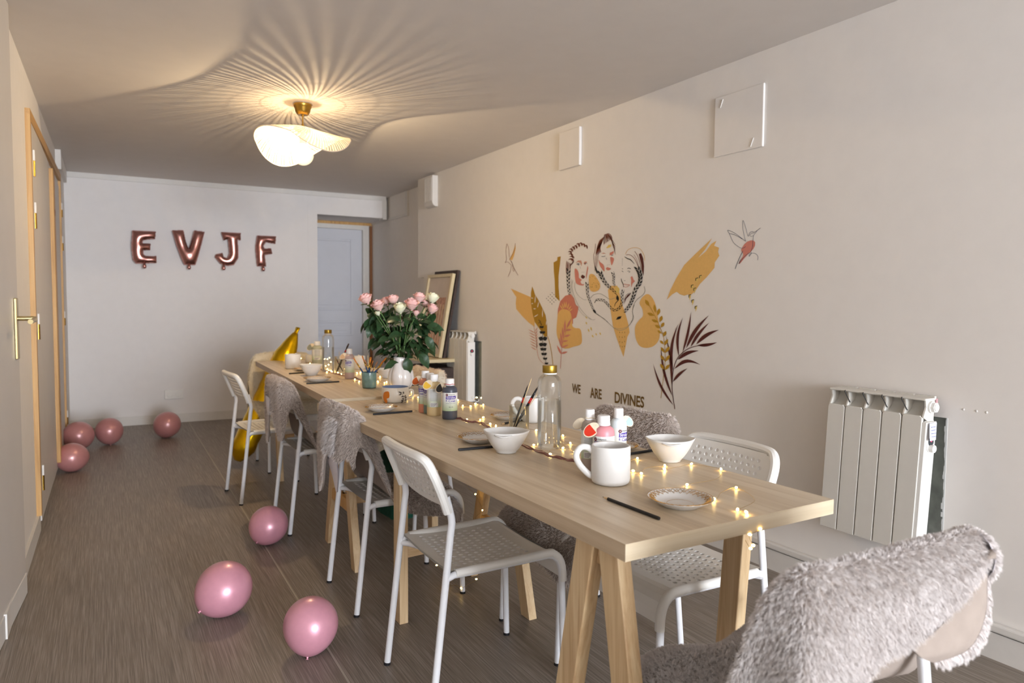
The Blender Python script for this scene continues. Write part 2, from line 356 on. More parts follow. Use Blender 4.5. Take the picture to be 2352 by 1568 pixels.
MB().bar((xl(4.3)+.008, 4.305, 2.125), (xl(6.86)+.006, 6.86, 2.185), .028, .055, side=(1, 0, 0)).build('pine_header', 'pine_header', t4)
# ---- open full-height door leaf close by on the left, with its lever handle
E1 = np.array([-.300, 3.441]); dr = np.array([.0675, 1.0]); dr /= np.linalg.norm(dr); nn = np.array([dr[1], -dr[0]])
def leafp(s, off, z): p = E1-dr*s+nn*off; return (p[0], p[1], z)
lf = MB(); V = [leafp(s, o, z) for z in (.005, 2.352) for s, o in ((0, 0), (.95, 0), (.95, -.035), (0, -.035))]
lf.add(V, [(0, 3, 2, 1), (4, 5, 6, 7), (0, 1, 5, 4), (1, 2, 6, 5), (2, 3, 7, 6), (3, 0, 4, 7)])
d4 = struct(lf.build('door_4', 'door_white'))
kb = MB(); V = [leafp(s, o, z) for z in (.003, .085) for s, o in ((.002, .004), (.95, .004), (.95, -.002), (.002, -.002))]
kb.add(V, [(0, 3, 2, 1), (4, 5, 6, 7), (0, 1, 5, 4), (1, 2, 6, 5), (2, 3, 7, 6), (3, 0, 4, 7)]); kb.build('kick_strip', 'trim_white', d4)
hp = MB(); hp.k = 0
V = [leafp(s, o, z) for z in (.965, 1.205) for s, o in ((.045, .010), (.085, .010), (.085, 0), (.045, 0))]
hp.add(V, [(0, 3, 2, 1), (4, 5, 6, 7), (0, 1, 5, 4), (1, 2, 6, 5), (2, 3, 7, 6), (3, 0, 4, 7)])
plate = hp.build('handle_plate', 'brass_lever', d4, bevel=.003)
lv = MB(); lv.tube([leafp(.065, .008, 1.125), leafp(.065, .058, 1.125), leafp(.068, .066, 1.124), leafp(.085, .068, 1.12), leafp(.17, .066, 1.115)], .0095, 12); lv.build('lever', 'brass_lever', plate, angle=40)
# wall cover plates, grille box and the socket
def plate_on_wall(pxs, label, t=.012, m='wall_white', name='access_panel', X=XR):
    ps = [onx(*p, X-t) for p in pxs]; y0 = min(p[1] for p in ps); y1 = max(p[1] for p in ps); z0 = np.mean(sorted(p[2] for p in ps)[:2]); z1 = np.mean(sorted(p[2] for p in ps)[2:])
    o = MB().box((X-t, y0, z0), (X, y1, z1)).build(name, m, None, bevel=.004); return o, (y0, y1, z0, z1)
o, (y0, y1, z0, z1) = plate_on_wall([(1642, 225), (1751, 191), (1751, 337), (1642, 360)], '')
tag(o, 'large square white access panel on the right wall above the mural', 'access panel')
for (y, z, s) in ((y1-.05, z1-.035, 1), (y0+.055, z0+.03, -1)):
    MB().bar((XR-.013, y+.012, z-.02*1), (XR-.013, y-.004, z+.018), .003, .006, side=(0, 1, 0)).build('turn_clip', 'trim_white', o)
o, _ = plate_on_wall([(1284, 303), (1330, 293), (1330, 382), (1284, 388)], '', t=.02)
tag(o, 'small white textured plate just under the ceiling beside the lamp glow', 'access panel')
bx = thing('wall_vent', 'white rounded plastic vent box high on the right wall near the corner', 'vent', (XR, 5.97, 2.06))
g = MB(); pts = [(0, 0), (-.025, 0), (-.045, .012), (-.055, .035), (-.055, .275), (0, .275)]
g.add([(x, y, z) for y in (-.09, .10) for x, z in pts], [(5, 4, 3, 2, 1, 0), (6, 7, 8, 9, 10, 11)]+[(i, (i+1) % 6, 6+(i+1) % 6, 6+i) for i in range(6)]); g.build('housing', 'trim_white', bx, bevel=.004)
for i in range(5): MB().box((-.058, -.07+i*.034, .05), (-.054, -.05+i*.034, .26)).build('slat', 'trim_white', bx)
sk = thing('wall_socket', 'white double power socket low on the back wall under the letters', 'socket', ony(400, 905, 7.638))
MB().box((-.085, -.012, -.045), (.085, .005, .045)).build('cover_plate', 'white_plastic', sk, bevel=.004)
for sx in (-.04, .04):
    k = MB().lathe([(.028, -.0135), (.026, -.0145), (.021, -.0145), (.02, -.008), (0, -.007)], 20); k.V = [(x+sx, z, y) for x, y, z in k.V]; so = k.build('socket_well', 'white_plastic', sk, angle=40)
    if sx < 0:
        for q in (-.008, .008): MB().sphere((sx+q, -.009, 0), .003, 8, 5).build('pin_hole', 'black_rubber', so)
sh = MB().sphere((0, 0, 0), .006, 8, 5, (1, .4, 1)).build('wall_nail', 'brown_strip'); sh.location = tuple(ony(482, 658, 7.635)); tag(sh, 'tiny dark nail in the back wall below the letters', 'nail')
# ================================================================ tables
ZN, ZFR = .75, .762
mat('screw', '#8d8a86', .3, metal=1)
def tabletop(parent, w, l, z, t=.034):
    mb = MB()
    V = [(0, 0, z-t), (w, 0, z-t), (w, l, z-t), (0, l, z-t), (0, 0, z), (w, 0, z), (w, l, z), (0, l, z)]
    for k, F in ((0, [(0, 3, 2, 1), (4, 5, 6, 7)]), (1, [(1, 2, 6, 5), (3, 0, 4, 7)]), (2, [(0, 1, 5, 4), (2, 3, 7, 6)])):
        for f in F:
            mb.k = k; mb.add([V[i] for i in f], [(0, 1, 2, 3)])
    return mb.build('tabletop', ['oak_laminate', 'oak_edge', 'oak_edge_end'], parent)
def inv(root, P):
    M = Matrix.Rotation(-root.rotation_euler.z, 3, 'Z'); return np.array(M@(Vector(tuple(map(float, P)))-root.location))
def trestle(root, yv, xv, xs, ys_top, ys_foot, feet, ztop, rail_z=.27, top_y=None):
    """three-legged pine trestle: a V of two legs on one side, one post on the other, a beam on top and a rail low down"""
    yt = yv if top_y is None else top_y
    def leg(a, b, w=.062, d=.034, side=(1, 0, 0)):
        a, b = inv(root, a), inv(root, b); t = (b-a)/np.linalg.norm(b-a)
        mb = MB(); s_ = np.array(side, float)
        p = [np.array(a), np.array(b)]; A = s_; B = np.array([0, 1., 0])
        V = []
        for q in p:
            for i, j in ((-1, -1), (1, -1), (1, 1), (-1, 1)): V.append(q+np.array([i*d/2, j*w/2, 0]))
        mb.add(V, [(3, 2, 1, 0), (4, 5, 6, 7), (0, 1, 5, 4), (1, 2, 6, 5), (2, 3, 7, 6), (3, 0, 4, 7)])
        o = mb.build('leg', 'pine', root, bevel=.0025); return o
    leg((xv, feet[0], 0), (xv, yt-.036, ztop)); l2 = leg((xv, feet[1], 0), (xv, yt+.036, ztop))
    leg((xs, ys_foot, 0), (xs, ys_top, ztop))
    mb = MB(); a = inv(root, (min(xv, xs)-.0, yt if xv < xs else ys_top, ztop-.03)); b = inv(root, (max(xv, xs), ys_top if xv < xs else yt, ztop-.03)); mb.bar(a, b, .034, .058, side=(0, 1, 0)); mb.build('top_beam', 'pine_rail', root, bevel=.002)
    ym = ys_foot+(ys_top-ys_foot)*rail_z/ztop
    mb = MB(); a = inv(root, (min(xv, xs), yt if xv < xs else ym, rail_z)); b = inv(root, (max(xv, xs), ym if xv < xs else yt, rail_z)); mb.bar(a, b, .034, .055, side=(0, 1, 0)); mb.build('rail', 'pine_rail', root, bevel=.002)
    mb = MB(); a = inv(root, (xv, feet[0]+(yt-feet[0])*rail_z/ztop-.02, rail_z)); b = inv(root, (xv, feet[1]-(feet[1]-yt)*rail_z/ztop+.02, rail_z)); mb.bar(a, b, .028, .055, side=(1, 0, 0)); mb.build('spreader', 'pine_frame', root, bevel=.002)
    for dz in (.0, .06):
        p = inv(root, (xv-.018, yt-.03-(yt-feet[0])*.42-.0, .33+dz)); MB().sphere(p, .004, 8, 5, (.6, 1, 1)).build('screw', 'screw', root)
tn = thing('trestle_table', 'nearer light oak table on pine trestles with mug and saucer at its corner', 'table', (.836, 1.018, 0), .0129, 'trestle tables')
tabletop(tn, .622, 2.105, ZN)
trestle(tn, 1.152, .885, 1.385, 1.235, 1.285, (.985, 1.335), ZN-.034)
trestle(tn, 2.50, 1.385, .945, 2.46, 2.46, (2.255, 2.745), ZN-.034)
tf_ = thing('trestle_table', 'farther light oak table on pine trestles carrying the vase of roses', 'table', (.868, 3.137, 0), -.036, 'trestle tables')
tabletop(tf_, .622, 2.25, ZFR)
trestle(tf_, 3.25, .955, 1.42, 3.25, 3.25, (3.03, 3.47), ZFR-.034)
trestle(tf_, 4.95, 1.46, 1.0, 4.93, 4.82, (4.7, 5.18), ZFR-.034)
# ================================================================ chairs
def patch(mb, f, u0, u1, v0, v1, nu, nv, th):
    top = [[f(u0+(u1-u0)*i/nu, v0+(v1-v0)*j/nv, th) for i in range(nu+1)] for j in range(nv+1)]
    bot = [[f(u0+(u1-u0)*i/nu, v0+(v1-v0)*j/nv, 0) for i in range(nu+1)] for j in range(nv+1)]
    mb.grid(top); mb.grid([r[::-1] for r in bot])
def holed(mb, f, u0, u1, v0, v1, th, hole):
    uc, vc = (u0+u1)/2, (v0+v1)/2; hu, hv = (u1-u0)/2, (v1-v0)/2
    outer = [(1, 0), (1, 1), (0, 1), (-1, 1), (-1, 0), (-1, -1), (0, -1), (1, -1)]
    V = []
    for z in (th, 0):
        V += [f(uc+hu*a, vc+hv*b, z) for a, b in outer]
        V += [f(uc+hu*hole*math.cos(PI/4*k), vc+hv*hole*math.sin(PI/4*k), z) for k in range(8)]
    F = []
    for k in range(8):
        n = (k+1) % 8
        F += [(k, n, 8+n, 8+k), (16+n, 16+k, 24+k, 24+n), (8+k, 8+n, 24+n, 24+k)]
    mb.add(V, F)
def perforate(mb, f, rows, cols, th, hole=.6):
    for j in range(rows):
        v0, v1 = j/rows, (j+1)/rows
        if j % 2 == 0:
            for i in range(cols): holed(mb, f, i/cols, (i+1)/cols, v0, v1, th, hole)
        else:
            patch(mb, f, 0, .5/cols, v0, v1, 1, 1, th); patch(mb, f, 1-.5/cols, 1, v0, v1, 1, 1, th)
            for i in range(cols-1): holed(mb, f, (i+.5)/cols, (i+1.5)/cols, v0, v1, th, hole)
HW = .187
def make_chair():
    t = thing('dining_chair', 'x', 'chair')
    # seat surface: v runs from the rear (0) to the front (1) of the perforated field
    def sz(x): return .428-.010*math.cos(max(-1, min(1, x/.17))*PI/2)+.0
    def fseat(u, v, th):
        x = -.135+.265*v; y = (u-.5)*.315
        return (x, y, sz(x)+th-.006*math.cos(y/.187*PI/2))
    mb = MB(); perforate(mb, fseat, 10, 13, .006, .58)
    def edge_u(v): return HW/.315
    for v0, v1, n in ((-.13, 0, 2), (0, 1, 10), (1, 1.12, 2)):
        for s in (-1, 1):
            u0, u1 = (.5-HW/.315, 0) if s < 0 else (1, .5+HW/.315)
            patch(mb, fseat, u0, u1, v0, v1, 1, n, .006)
    patch(mb, fseat, 0, 1, -.13, 0, 6, 2, .006); patch(mb, fseat, 0, 1, 1, 1.12, 6, 2, .006)
    # waterfall front
    x1 = -.135+.265*1.12
    prof = [(x1, sz(x1)), (x1+.018, .424), (x1+.034, .414), (x1+.046, .398), (x1+.053, .376), (x1+.056, .345)]
    for k in range(len(prof)-1):
        (xa, za), (xb, zb) = prof[k], prof[k+1]
        nu = 8
        row = lambda x, z, o: [(x+o*0, -HW+2*HW*i/nu, z+.006-.006*math.cos((-HW+2*HW*i/nu)/.187*PI/2)*max(0, 1-k/3)) for i in range(nu+1)]
        mb.grid([row(xa, za, 0), row(xb, zb, 0)])
        mb.grid([[(p[0]-.006, p[1], p[2]-.006) for p in row(xb, zb, 0)], [(p[0]-.006, p[1], p[2]-.006) for p in row(xa, za, 0)]])
    mb.build('seat', 'white_plastic', t, angle=35)
    for s in (-1, 1):
        sl = MB(); sl.tube(spline([(-.150, s*HW, .424), (-.06, s*HW, .426), (.06, s*HW, .428), (x1, s*HW, .430), (x1+.022, s*HW, .424), (x1+.042, s*HW, .405), (x1+.053, s*HW, .375), (x1+.056, s*HW, .335)], 4), .0135, 10)
        sl.build('seat_edge', 'white_plastic', t, angle=40)
    for s in (-1, 1):
        mb = MB(); mb.tube(spline([(-.225, s*.190, .004), (-.186, s*.188, .35), (-.166, s*.186, .53), (-.161, s*.186, .575), (-.168, s*.185, .612), (-.178, s*.184, .65)], 5), .0108, 12)
        l = mb.build('leg', 'white_metal', t, angle=40); MB().tube([(-.2255, s*.190, 0), (-.2245, s*.190, .009)], .0114, 12).build('foot_cap', 'black_rubber', l)
        mb = MB(); mb.tube(spline([(-.178, s*.187, .412), (-.155, s*HW, .420)], 3)+[(-.06, s*HW, .42), (x1, s*HW, .424)]+spline([(x1+.02, s*HW, .419), (x1+.040, s*HW, .400), (x1+.050, s*HW, .37), (x1+.053, s*HW, .33)], 4)+[(.225, s*.189, .004)], .0105, 12)
        l = mb.build('leg', 'white_metal', t, angle=40); MB().tube([(.2248, s*.189, 0), (.2252, s*.189, .009)], .0112, 12).build('foot_cap', 'black_rubber', l)
        MB().box((.10, s*(HW-.035)-.012, .408), (.125, s*(HW-.035)+.012, .418)).build('seat_clip', 'black_rubber', t)
    mb = MB(); mb.tube(spline([(-.178, -.187, .405), (-.155, -.15, .407), (-.128, -.08, .406), (-.122, 0, .406), (-.128, .08, .406), (-.155, .15, .407), (-.178, .187, .405)], 5), .0095, 10); mb.build('rear_rail', 'white_metal', t, angle=40)
    # backrest
    def bx(z): return -.172-(z-.61)*.42
    def fback(u, v, th):
        y = (u-.5)*.30; z = .628+.112*v; return (bx(z)-.020*(1-(y/.187)**2)+.014-th, y, z)
    bk = MB(); perforate(bk, fback, 6, 12, .005, .62)
    for s in (-1, 1):
        u0, u1 = (.5-.178/.30, 0) if s < 0 else (1, .5+.178/.30)
        patch(bk, fback, u0, u1, -.12, 1.10, 1, 6, .005)
    patch(bk, fback, 0, 1, -.14, 0, 8, 1, .005); patch(bk, fback, 0, 1, 1, 1.14, 8, 1, .005)
    pa = [(-.172, -.185, .603), (bx(.66), -.186, .66), (bx(.715), -.184, .715), (bx(.745)-.002, -.172, .748), (bx(.757)-.008, -.145, .760), (bx(.76)-.016, -.07, .763), (bx(.76)-.018, 0, .763)]
    path = pa+[(x, -y, z) for x, y, z in pa[-2::-1]]
    bk.tube(spline(path, 4), .0142, 10)
    b = bk.build('backrest', 'white_plastic', t, angle=35)
    for s in (-1, 1): MB().sphere((-.160, s*.180, .628), .004, 8, 5).build('screw', 'screw', b)
    return t
chair0 = make_chair(); _used = [False]
def place_chair(x, y, rz, label):
    o = chair0 if not _used[0] else copy_tree(chair0); _used[0] = True
    o.location = (x, y, 0); o.rotation_euler = (0, 0, rz); o['label'] = label; o['group'] = 'white perforated chairs around the tables'; return o
CH = {}
CH['c1'] = place_chair(.885, 4.545, math.radians(4.0), 'bare white metal chair farthest along the left row beside the gold balloon')
CH['c2'] = place_chair(1.025, 3.84, math.radians(0), 'white chair in the left row under a throw, next to the bare far one')
CH['c3'] = place_chair(1.035, 2.765, math.radians(0), 'white chair in the left row whose throw is folded back at one corner')
CH['c4'] = place_chair(1.01, 1.985, math.radians(-1), 'bare white perforated chair nearest on the left side of the table')
CH['r1'] = place_chair(1.475, 1.572, math.radians(180), 'bare white perforated chair nearest on the wall side of the table')
CH['r2'] = place_chair(1.505, 2.09, math.radians(180), 'white chair on the wall side whose backrest wears a beige fur throw behind paint bottles')
CH['r4'] = place_chair(1.475, 4.0, math.radians(180), 'white chair on the wall side behind the vase under a peach fur throw')
CH['head_far'] = place_chair(1.165, 5.29, math.radians(-90), 'white chair at the far head of the table under a cream sheepskin')
CH['head_near'] = place_chair(1.135, .905, math.radians(84), 'white chair in the foreground corner buried under a pale fur throw')
# ================================================================ pendant lamp
LP = onz(695, 238, zc(4.24))
def make_lamp():
    t = thing('pendant_lamp', 'pendant lamp with wavy woven shade and round bulb under brass rose', 'lamp', (LP[0], LP[1], LP[2]))
    MB().lathe([(.0, 0), (.052, 0), (.054, -.004), (.053, -.014), (.050, -.022), (.046, -.030), (.042, -.048), (.034, -.062), (.030, -.066), (0, -.067)], 32).build('ceiling_rose', 'brass', t, angle=35)
    MB().lathe([(.0485, 0), (.056, 0), (.056, -.006), (.053, -.007)], 32).build('rose_rim', 'chrome', t, angle=35)
    mb = MB(); mb.tube([(0, 0, -.066), (0, 0, -.152)], .0045, 10); mb.tube([(0, 0, -.066), (0, 0, -.074)], .008, 10); mb.tube([(0, 0, -.118), (0, 0, -.134)], .0075, 10); mb.build('stem', 'brass', t, angle=35)
    mat('socket_white', '#e8e2d6', .5)
    MB().lathe([(0, -.150), (.007, -.150), (.010, -.172), (.021, -.184), (.021, -.235), (0, -.236)], 20).build('lamp_holder', 'socket_white', t, angle=35)
    # woven shade: radial ribs with thin gaps, laid over a saddle-shaped disc; a = to the camera's right, b = towards the camera
    m = bpy.data.materials.new('woven_shade'); m.use_nodes = True; nt = m.node_tree; N = nt.nodes; L = nt.links.new; N.remove(N['Principled BSDF'])
    df = N.new('ShaderNodeBsdfDiffuse'); df.inputs[0].default_value = srgb('#e3d6c0')+(1,)
    tl = N.new('ShaderNodeBsdfTranslucent'); tl.inputs[0].default_value = srgb('#e9d4ac')+(1,)
    mx = N.new('ShaderNodeMixShader'); mx.inputs[0].default_value = .13; L(df.outputs[0], mx.inputs[1]); L(tl.outputs[0], mx.inputs[2]); L(mx.outputs[0], N['Material Output'].inputs[0]); MATS['woven_shade'] = m
    ar = np.array([CR[0], CR[1]]); ar /= np.linalg.norm(ar); bd = -np.array([CF[0], CF[1]]); bd /= np.linalg.norm(bd)
    R = .275
    def sp(r, th, up=0):
        a, b = r*math.cos(th), r*math.sin(th)
        z = -.150-.075*(r/R)**2-((1.15 if b > 0 else 2.5) if a < 0 else (1.85 if b < 0 else 2.4))*a*b*(r/R)**.3+.012*math.sin(th)
        a2 = a*(1.0-.06*(b/R)**2)
        p = ar*a2+bd*b*.88; return (p[0], p[1], z+up)
    mb = MB(); n = 92
    for k in range(n):
        th0 = 2*PI*k/n; g = 2*PI/n*(.80 if k % 3 else .62)
        rows = []
        for i in range(15):
            r = .013+(R-.013)*i/14; sw = .5*(r/R)
            rows.append([sp(r, th0+sw-g/2), sp(r, th0+sw, .0022), sp(r, th0+sw+g/2)])
        mb.grid(rows)
    sh = mb.build('shade', 'woven_shade', t, True)
    mb = MB()
    for r in (.05, .11, .17, .225): mb.tube([sp(r, 2*PI*i/72, .001) for i in range(73)], .0012, 5)
    mb.tube([sp(R, 2*PI*i/96) for i in range(97)], .0035, 6); mb.build('shade_rings', 'woven_shade', sh, True)
    m = bpy.data.materials.new('bulb_glass'); m.use_nodes = True; nt = m.node_tree; N = nt.nodes; L = nt.links.new; N.remove(N['Principled BSDF'])
    tr = N.new('ShaderNodeBsdfTransparent'); em = N.new('ShaderNodeEmission'); em.inputs[0].default_value = (1, .82, .52, 1); em.inputs[1].default_value = 2.2
    lw_ = N.new('ShaderNodeLayerWeight'); lw_.inputs[0].default_value = .35; cr = N.new('ShaderNodeValToRGB'); cr.color_ramp.elements[0].color = (1, 1, 1, 1); cr.color_ramp.elements[1].color = (.25, .25, .25, 1); L(lw_.outputs['Facing'], cr.inputs[0])
    mu = N.new('ShaderNodeMath'); mu.operation = 'MULTIPLY'; L(cr.outputs[0], mu.inputs[0]); mu.inputs[1].default_value = 2.6; L(mu.outputs[0], em.inputs[1])
    mx = N.new('ShaderNodeMixShader'); mx.inputs[0].default_value = .55; L(tr.outputs[0], mx.inputs[1]); L(em.outputs[0], mx.inputs[2]); L(mx.outputs[0], N['Material Output'].inputs[0]); MATS['bulb_glass'] = m
    mb = MB(); pr = [(0, -.357)]+[(.061*math.sin(PI*k/16), -.296-.061*math.cos(PI*k/16)) for k in range(1, 15)]+[(.02, -.236)]
    mb.lathe(pr, 32); mb.build('bulb', 'bulb_glass', t, True)
    l = bpy.data.lights.new('bulb_light', 'POINT'); l.energy = LAMP_POWER; l.color = (1, .75, .45); l.shadow_soft_size = .0058
    lo = bpy.data.objects.new('bulb_light', l); C.objects.link(lo); lo.location = (LP[0], LP[1], LP[2]-.29)
make_lamp()
# ================================================================ fur throws
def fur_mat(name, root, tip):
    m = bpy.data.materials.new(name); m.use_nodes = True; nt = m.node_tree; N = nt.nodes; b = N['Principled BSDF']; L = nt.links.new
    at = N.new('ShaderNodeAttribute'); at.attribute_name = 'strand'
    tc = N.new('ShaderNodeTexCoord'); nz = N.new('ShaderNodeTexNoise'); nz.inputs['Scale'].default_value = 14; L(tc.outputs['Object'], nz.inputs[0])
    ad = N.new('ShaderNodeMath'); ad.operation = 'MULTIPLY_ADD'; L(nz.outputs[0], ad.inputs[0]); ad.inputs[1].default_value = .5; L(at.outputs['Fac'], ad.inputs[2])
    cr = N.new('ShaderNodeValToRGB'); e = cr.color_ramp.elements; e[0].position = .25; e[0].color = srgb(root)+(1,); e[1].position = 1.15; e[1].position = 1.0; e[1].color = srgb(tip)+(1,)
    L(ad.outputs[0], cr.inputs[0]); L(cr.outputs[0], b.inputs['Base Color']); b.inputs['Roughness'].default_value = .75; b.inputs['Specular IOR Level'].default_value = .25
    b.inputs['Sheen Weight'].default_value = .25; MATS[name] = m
fur_mat('fur_beige', '#bfafa4', '#e0d5cd'); fur_mat('fur_pale', '#bdafa8', '#ebe5e2'); fur_mat('fur_peach', '#c9ab92', '#e2cbb4'); fur_mat('fur_cream', '#d8cbb0', '#efe6d2')
mat('suede_beige', '#998c82', .9, var=.05, scale=40); mat('suede_lilac', '#d6d0d4', .9, var=.03, scale=40); mat('suede_cream', '#d9cfba', .9, var=.03, scale=40)
def interp_grid(Cg, nv, nu):
    Cg = np.array(Cg, float); rows = []
    cols = [np.array(spline(list(Cg[:, j]), nv)) for j in range(Cg.shape[1])]
    G = np.stack(cols, 1)
    return np.stack([np.array(spline(list(G[i]), nu)) for i in range(G.shape[0])], 0)
def grid_normals(G):
    dv = np.gradient(G, axis=0); du = np.gradient(G, axis=1); n = np.cross(dv, du); return n/np.maximum(np.linalg.norm(n, axis=2, keepdims=True), 1e-9)
def raw_mesh(name, V, faces_loops, starts, totals):
    me = bpy.data.meshes.new(name); me.vertices.add(len(V)); me.vertices.foreach_set('co', V.astype(np.float32).ravel())
    me.loops.add(len(faces_loops)); me.loops.foreach_set('vertex_index', faces_loops.astype(np.int32))
    me.polygons.add(len(starts)); me.polygons.foreach_set('loop_start', starts.astype(np.int32))
    try: me.polygons.foreach_set('loop_total', totals.astype(np.int32))
    except Exception: pass
    me.update(calc_edges=True); return me
def strands(name, parent, G, Nn, count, length, width, m, lay=(0, 0, -1), clump=46, seed=1, layw=.5, spread=.34):
    r = np.random.default_rng(seed); nv, nu = G.shape[:2]
    A = np.linalg.norm(np.cross(G[1:, :-1]-G[:-1, :-1], G[:-1, 1:]-G[:-1, :-1]), axis=2).ravel(); cells = r.choice(len(A), count, p=A/A.sum())
    i, j = cells//(nu-1), cells % (nu-1); a, b = r.random((count, 1)), r.random((count, 1))
    def bl(Q): return Q[i, j]*(1-a)*(1-b)+Q[i+1, j]*a*(1-b)+Q[i, j+1]*(1-a)*b+Q[i+1, j+1]*a*b
    P, n = bl(G), bl(Nn); n /= np.linalg.norm(n, axis=1, keepdims=True)
    # tufts: strands near one another share a lean
    key = np.floor(P/(1/clump*.35)).astype(int); h = (key[:, 0]*73856093 ^ key[:, 1]*19349663 ^ key[:, 2]*83492791) & 4095
    cv = r.normal(size=(4096, 3)); cs = .85+.3*r.random(4096)
    g = np.array(lay, float)
    d = n*.8+g*layw+cv[h]*spread*.6+r.normal(size=(count, 3))*spread*.28; d /= np.linalg.norm(d, axis=1, keepdims=True)
    back = (d*n).sum(1, keepdims=True); d = np.where(back < .15, d+n*(.15-back+.1), d); d /= np.linalg.norm(d, axis=1, keepdims=True)
    Ls = (length*cs[h]*(.75+.5*r.random(count)))[:, None]
    p0 = P; p1 = P+d*Ls*.55; p2 = p1+(d*.8+g*.35+cv[h]*.12)*Ls*.5
    w = np.cross(d, r.normal(size=(count, 3))); w /= np.linalg.norm(w, axis=1, keepdims=True); w *= width
    V = np.stack([p0-w, p0+w, p1+w*.75, p1-w*.75, p2], 1).reshape(-1, 3)
    base = (np.arange(count)*5)[:, None]
    loops = np.concatenate([base+np.array([0, 1, 2, 3]), base+np.array([3, 2, 4])], 1).ravel()
    st = np.stack([np.arange(count)*7, np.arange(count)*7+4], 1).ravel(); tot = np.tile([4, 3], count)
    me = raw_mesh(name, V, loops, st, tot)
    rv = r.random(count)*.35
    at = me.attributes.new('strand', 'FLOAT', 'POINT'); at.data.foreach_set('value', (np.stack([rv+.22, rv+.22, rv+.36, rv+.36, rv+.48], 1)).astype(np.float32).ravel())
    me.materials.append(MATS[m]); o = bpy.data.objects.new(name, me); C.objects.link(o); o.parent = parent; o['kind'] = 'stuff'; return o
def wob(G, amp, seed, k=9.0):
    r = np.random.default_rng(seed); ph = r.random((6, 3))*6.28; fr = r.normal(size=(6, 3))*k
    n = sum(np.sin(G@fr[q]+ph[q, 0]) for q in range(6))/6
    return G+grid_normals(G)*(n*amp)[..., None]
def throw(chair, ctrl, label, count, length, width, m, hide, seed, group='fur throws over the chairs', amp=.012, nv=6, nu=8, name='fur_throw', **kw):
    ch = CH[chair]; t = thing(name, label, 'throw', ch.location, ch.rotation_euler.z, group)
    G = wob(interp_grid(ctrl, nv, nu), amp, seed); Nn = grid_normals(G)
    mb = MB(); mb.grid([list(map(tuple, r)) for r in G]); mb.grid([list(map(tuple, r))[::-1] for r in (G-Nn*.006)])
    nv_, nu_ = G.shape[:2]; B = G-Nn*.006
    ring = [(i, 0) for i in range(nv_)]+[(nv_-1, j) for j in range(1, nu_)]+[(i, nu_-1) for i in range(nv_-2, -1, -1)]+[(0, j) for j in range(nu_-2, 0, -1)]
    Vt = [tuple(G[a]) for a in ring]+[tuple(B[a]) for a in ring]; k = len(ring)
    mb.add(Vt, [(q, (q+1) % k, k+(q+1) % k, k+q) for q in range(k)])
    mb.build('hide', hide, t, True)
    strands('fur', t, G, Nn, count, length, width, m, seed=seed, **kw)
    return t
def rowf(xs, ys, zs): return [(x, y, z) for x, y, z in zip(xs if hasattr(xs, '__len__') else [xs]*len(ys), ys, zs if hasattr(zs, '__len__') else [zs]*len(ys))]
def edge_col(side, ys, xs, zs): return [(x, side*y, z) for x, y, z in zip(xs, ys, zs)]
EX = [-.240, -.243, -.238, -.222, -.190, -.130, -.070, .03, .14, .185]
def left_ctrl(hem, drop=(.58, .60, .635, .66, .63, .52, .41, .37, .35, .30)):
    y0 = [-.200, -.11, -.01, .11, .20]; y1 = [-.205, -.12, 0, .115, .205]; y2 = [-.225, -.13, 0, .12, .20]
    R_ = [rowf([-.262, -.268, -.285, -.272, -.258], y0, hem),
            rowf([-.268, -.272, -.278, -.272, -.262], y0, [.5*(z+.76)+.0 for z in hem]),
            rowf([-.262, -.268, -.272, -.268, -.258], y0, [.755, .765, .77, .765, .76]),
            rowf([-.232, -.238, -.24, -.238, -.232], y0, [.778, .792, .795, .792, .786]),
            rowf([-.190, -.200, -.20, -.20, -.192], y1, [.74, .765, .77, .768, .755]),
            rowf([-.135, -.150, -.155, -.15, -.145], y1, [.60, .63, .64, .64, .62]),
            rowf([-.085, -.105, -.11, -.11, -.105], y2, [.445, .475, .48, .48, .46]),
            rowf([.02, .02, .02, .02, .02], y2, [.42, .455, .455, .455, .43]),
            rowf([.15, .17, .17, .17, .16], y2, [.40, .452, .452, .452, .42]),
            rowf([.20, .235, .24, .235, .20], y2, [.34, .38, .38, .37, .34])]
    ec = edge_col(-1, [.225, .235, .24, .242, .24, .238, .245, .25, .25, .235], EX, drop)
    fc = edge_col(1, [.225]*10, EX, [hem[-1]+.02, .58, .66, .70, .66, .54, .43, .40, .38, .32])
    return [[ec[i]]+R_[i]+[fc[i]] for i in range(10)]
def wrap(rows, dl, dr, yl=None, yr=None):
    """add a hanging edge column on both sides so the throw falls over the ends of the backrest"""
    n = len(rows); xs = [r[0][0]*.86 for r in rows]; out = []
    for i, r in enumerate(rows):
        yl_ = r[0][1]-.035 if yl is None else yl[i]; yr_ = r[-1][1]+.035 if yr is None else yr[i]
        out.append([(xs[i], yl_, r[0][2]-dl[i])]+r+[(xs[i], yr_, r[-1][2]-dr[i])])
    return out
c3c = left_ctrl([.615, .585, .60, .46, .40])
throw('c3', c3c, 'beige fur throw with folded-back corner on the chair behind the bare left one', 95000, .0105, .00052, 'fur_beige', 'suede_beige', 3)
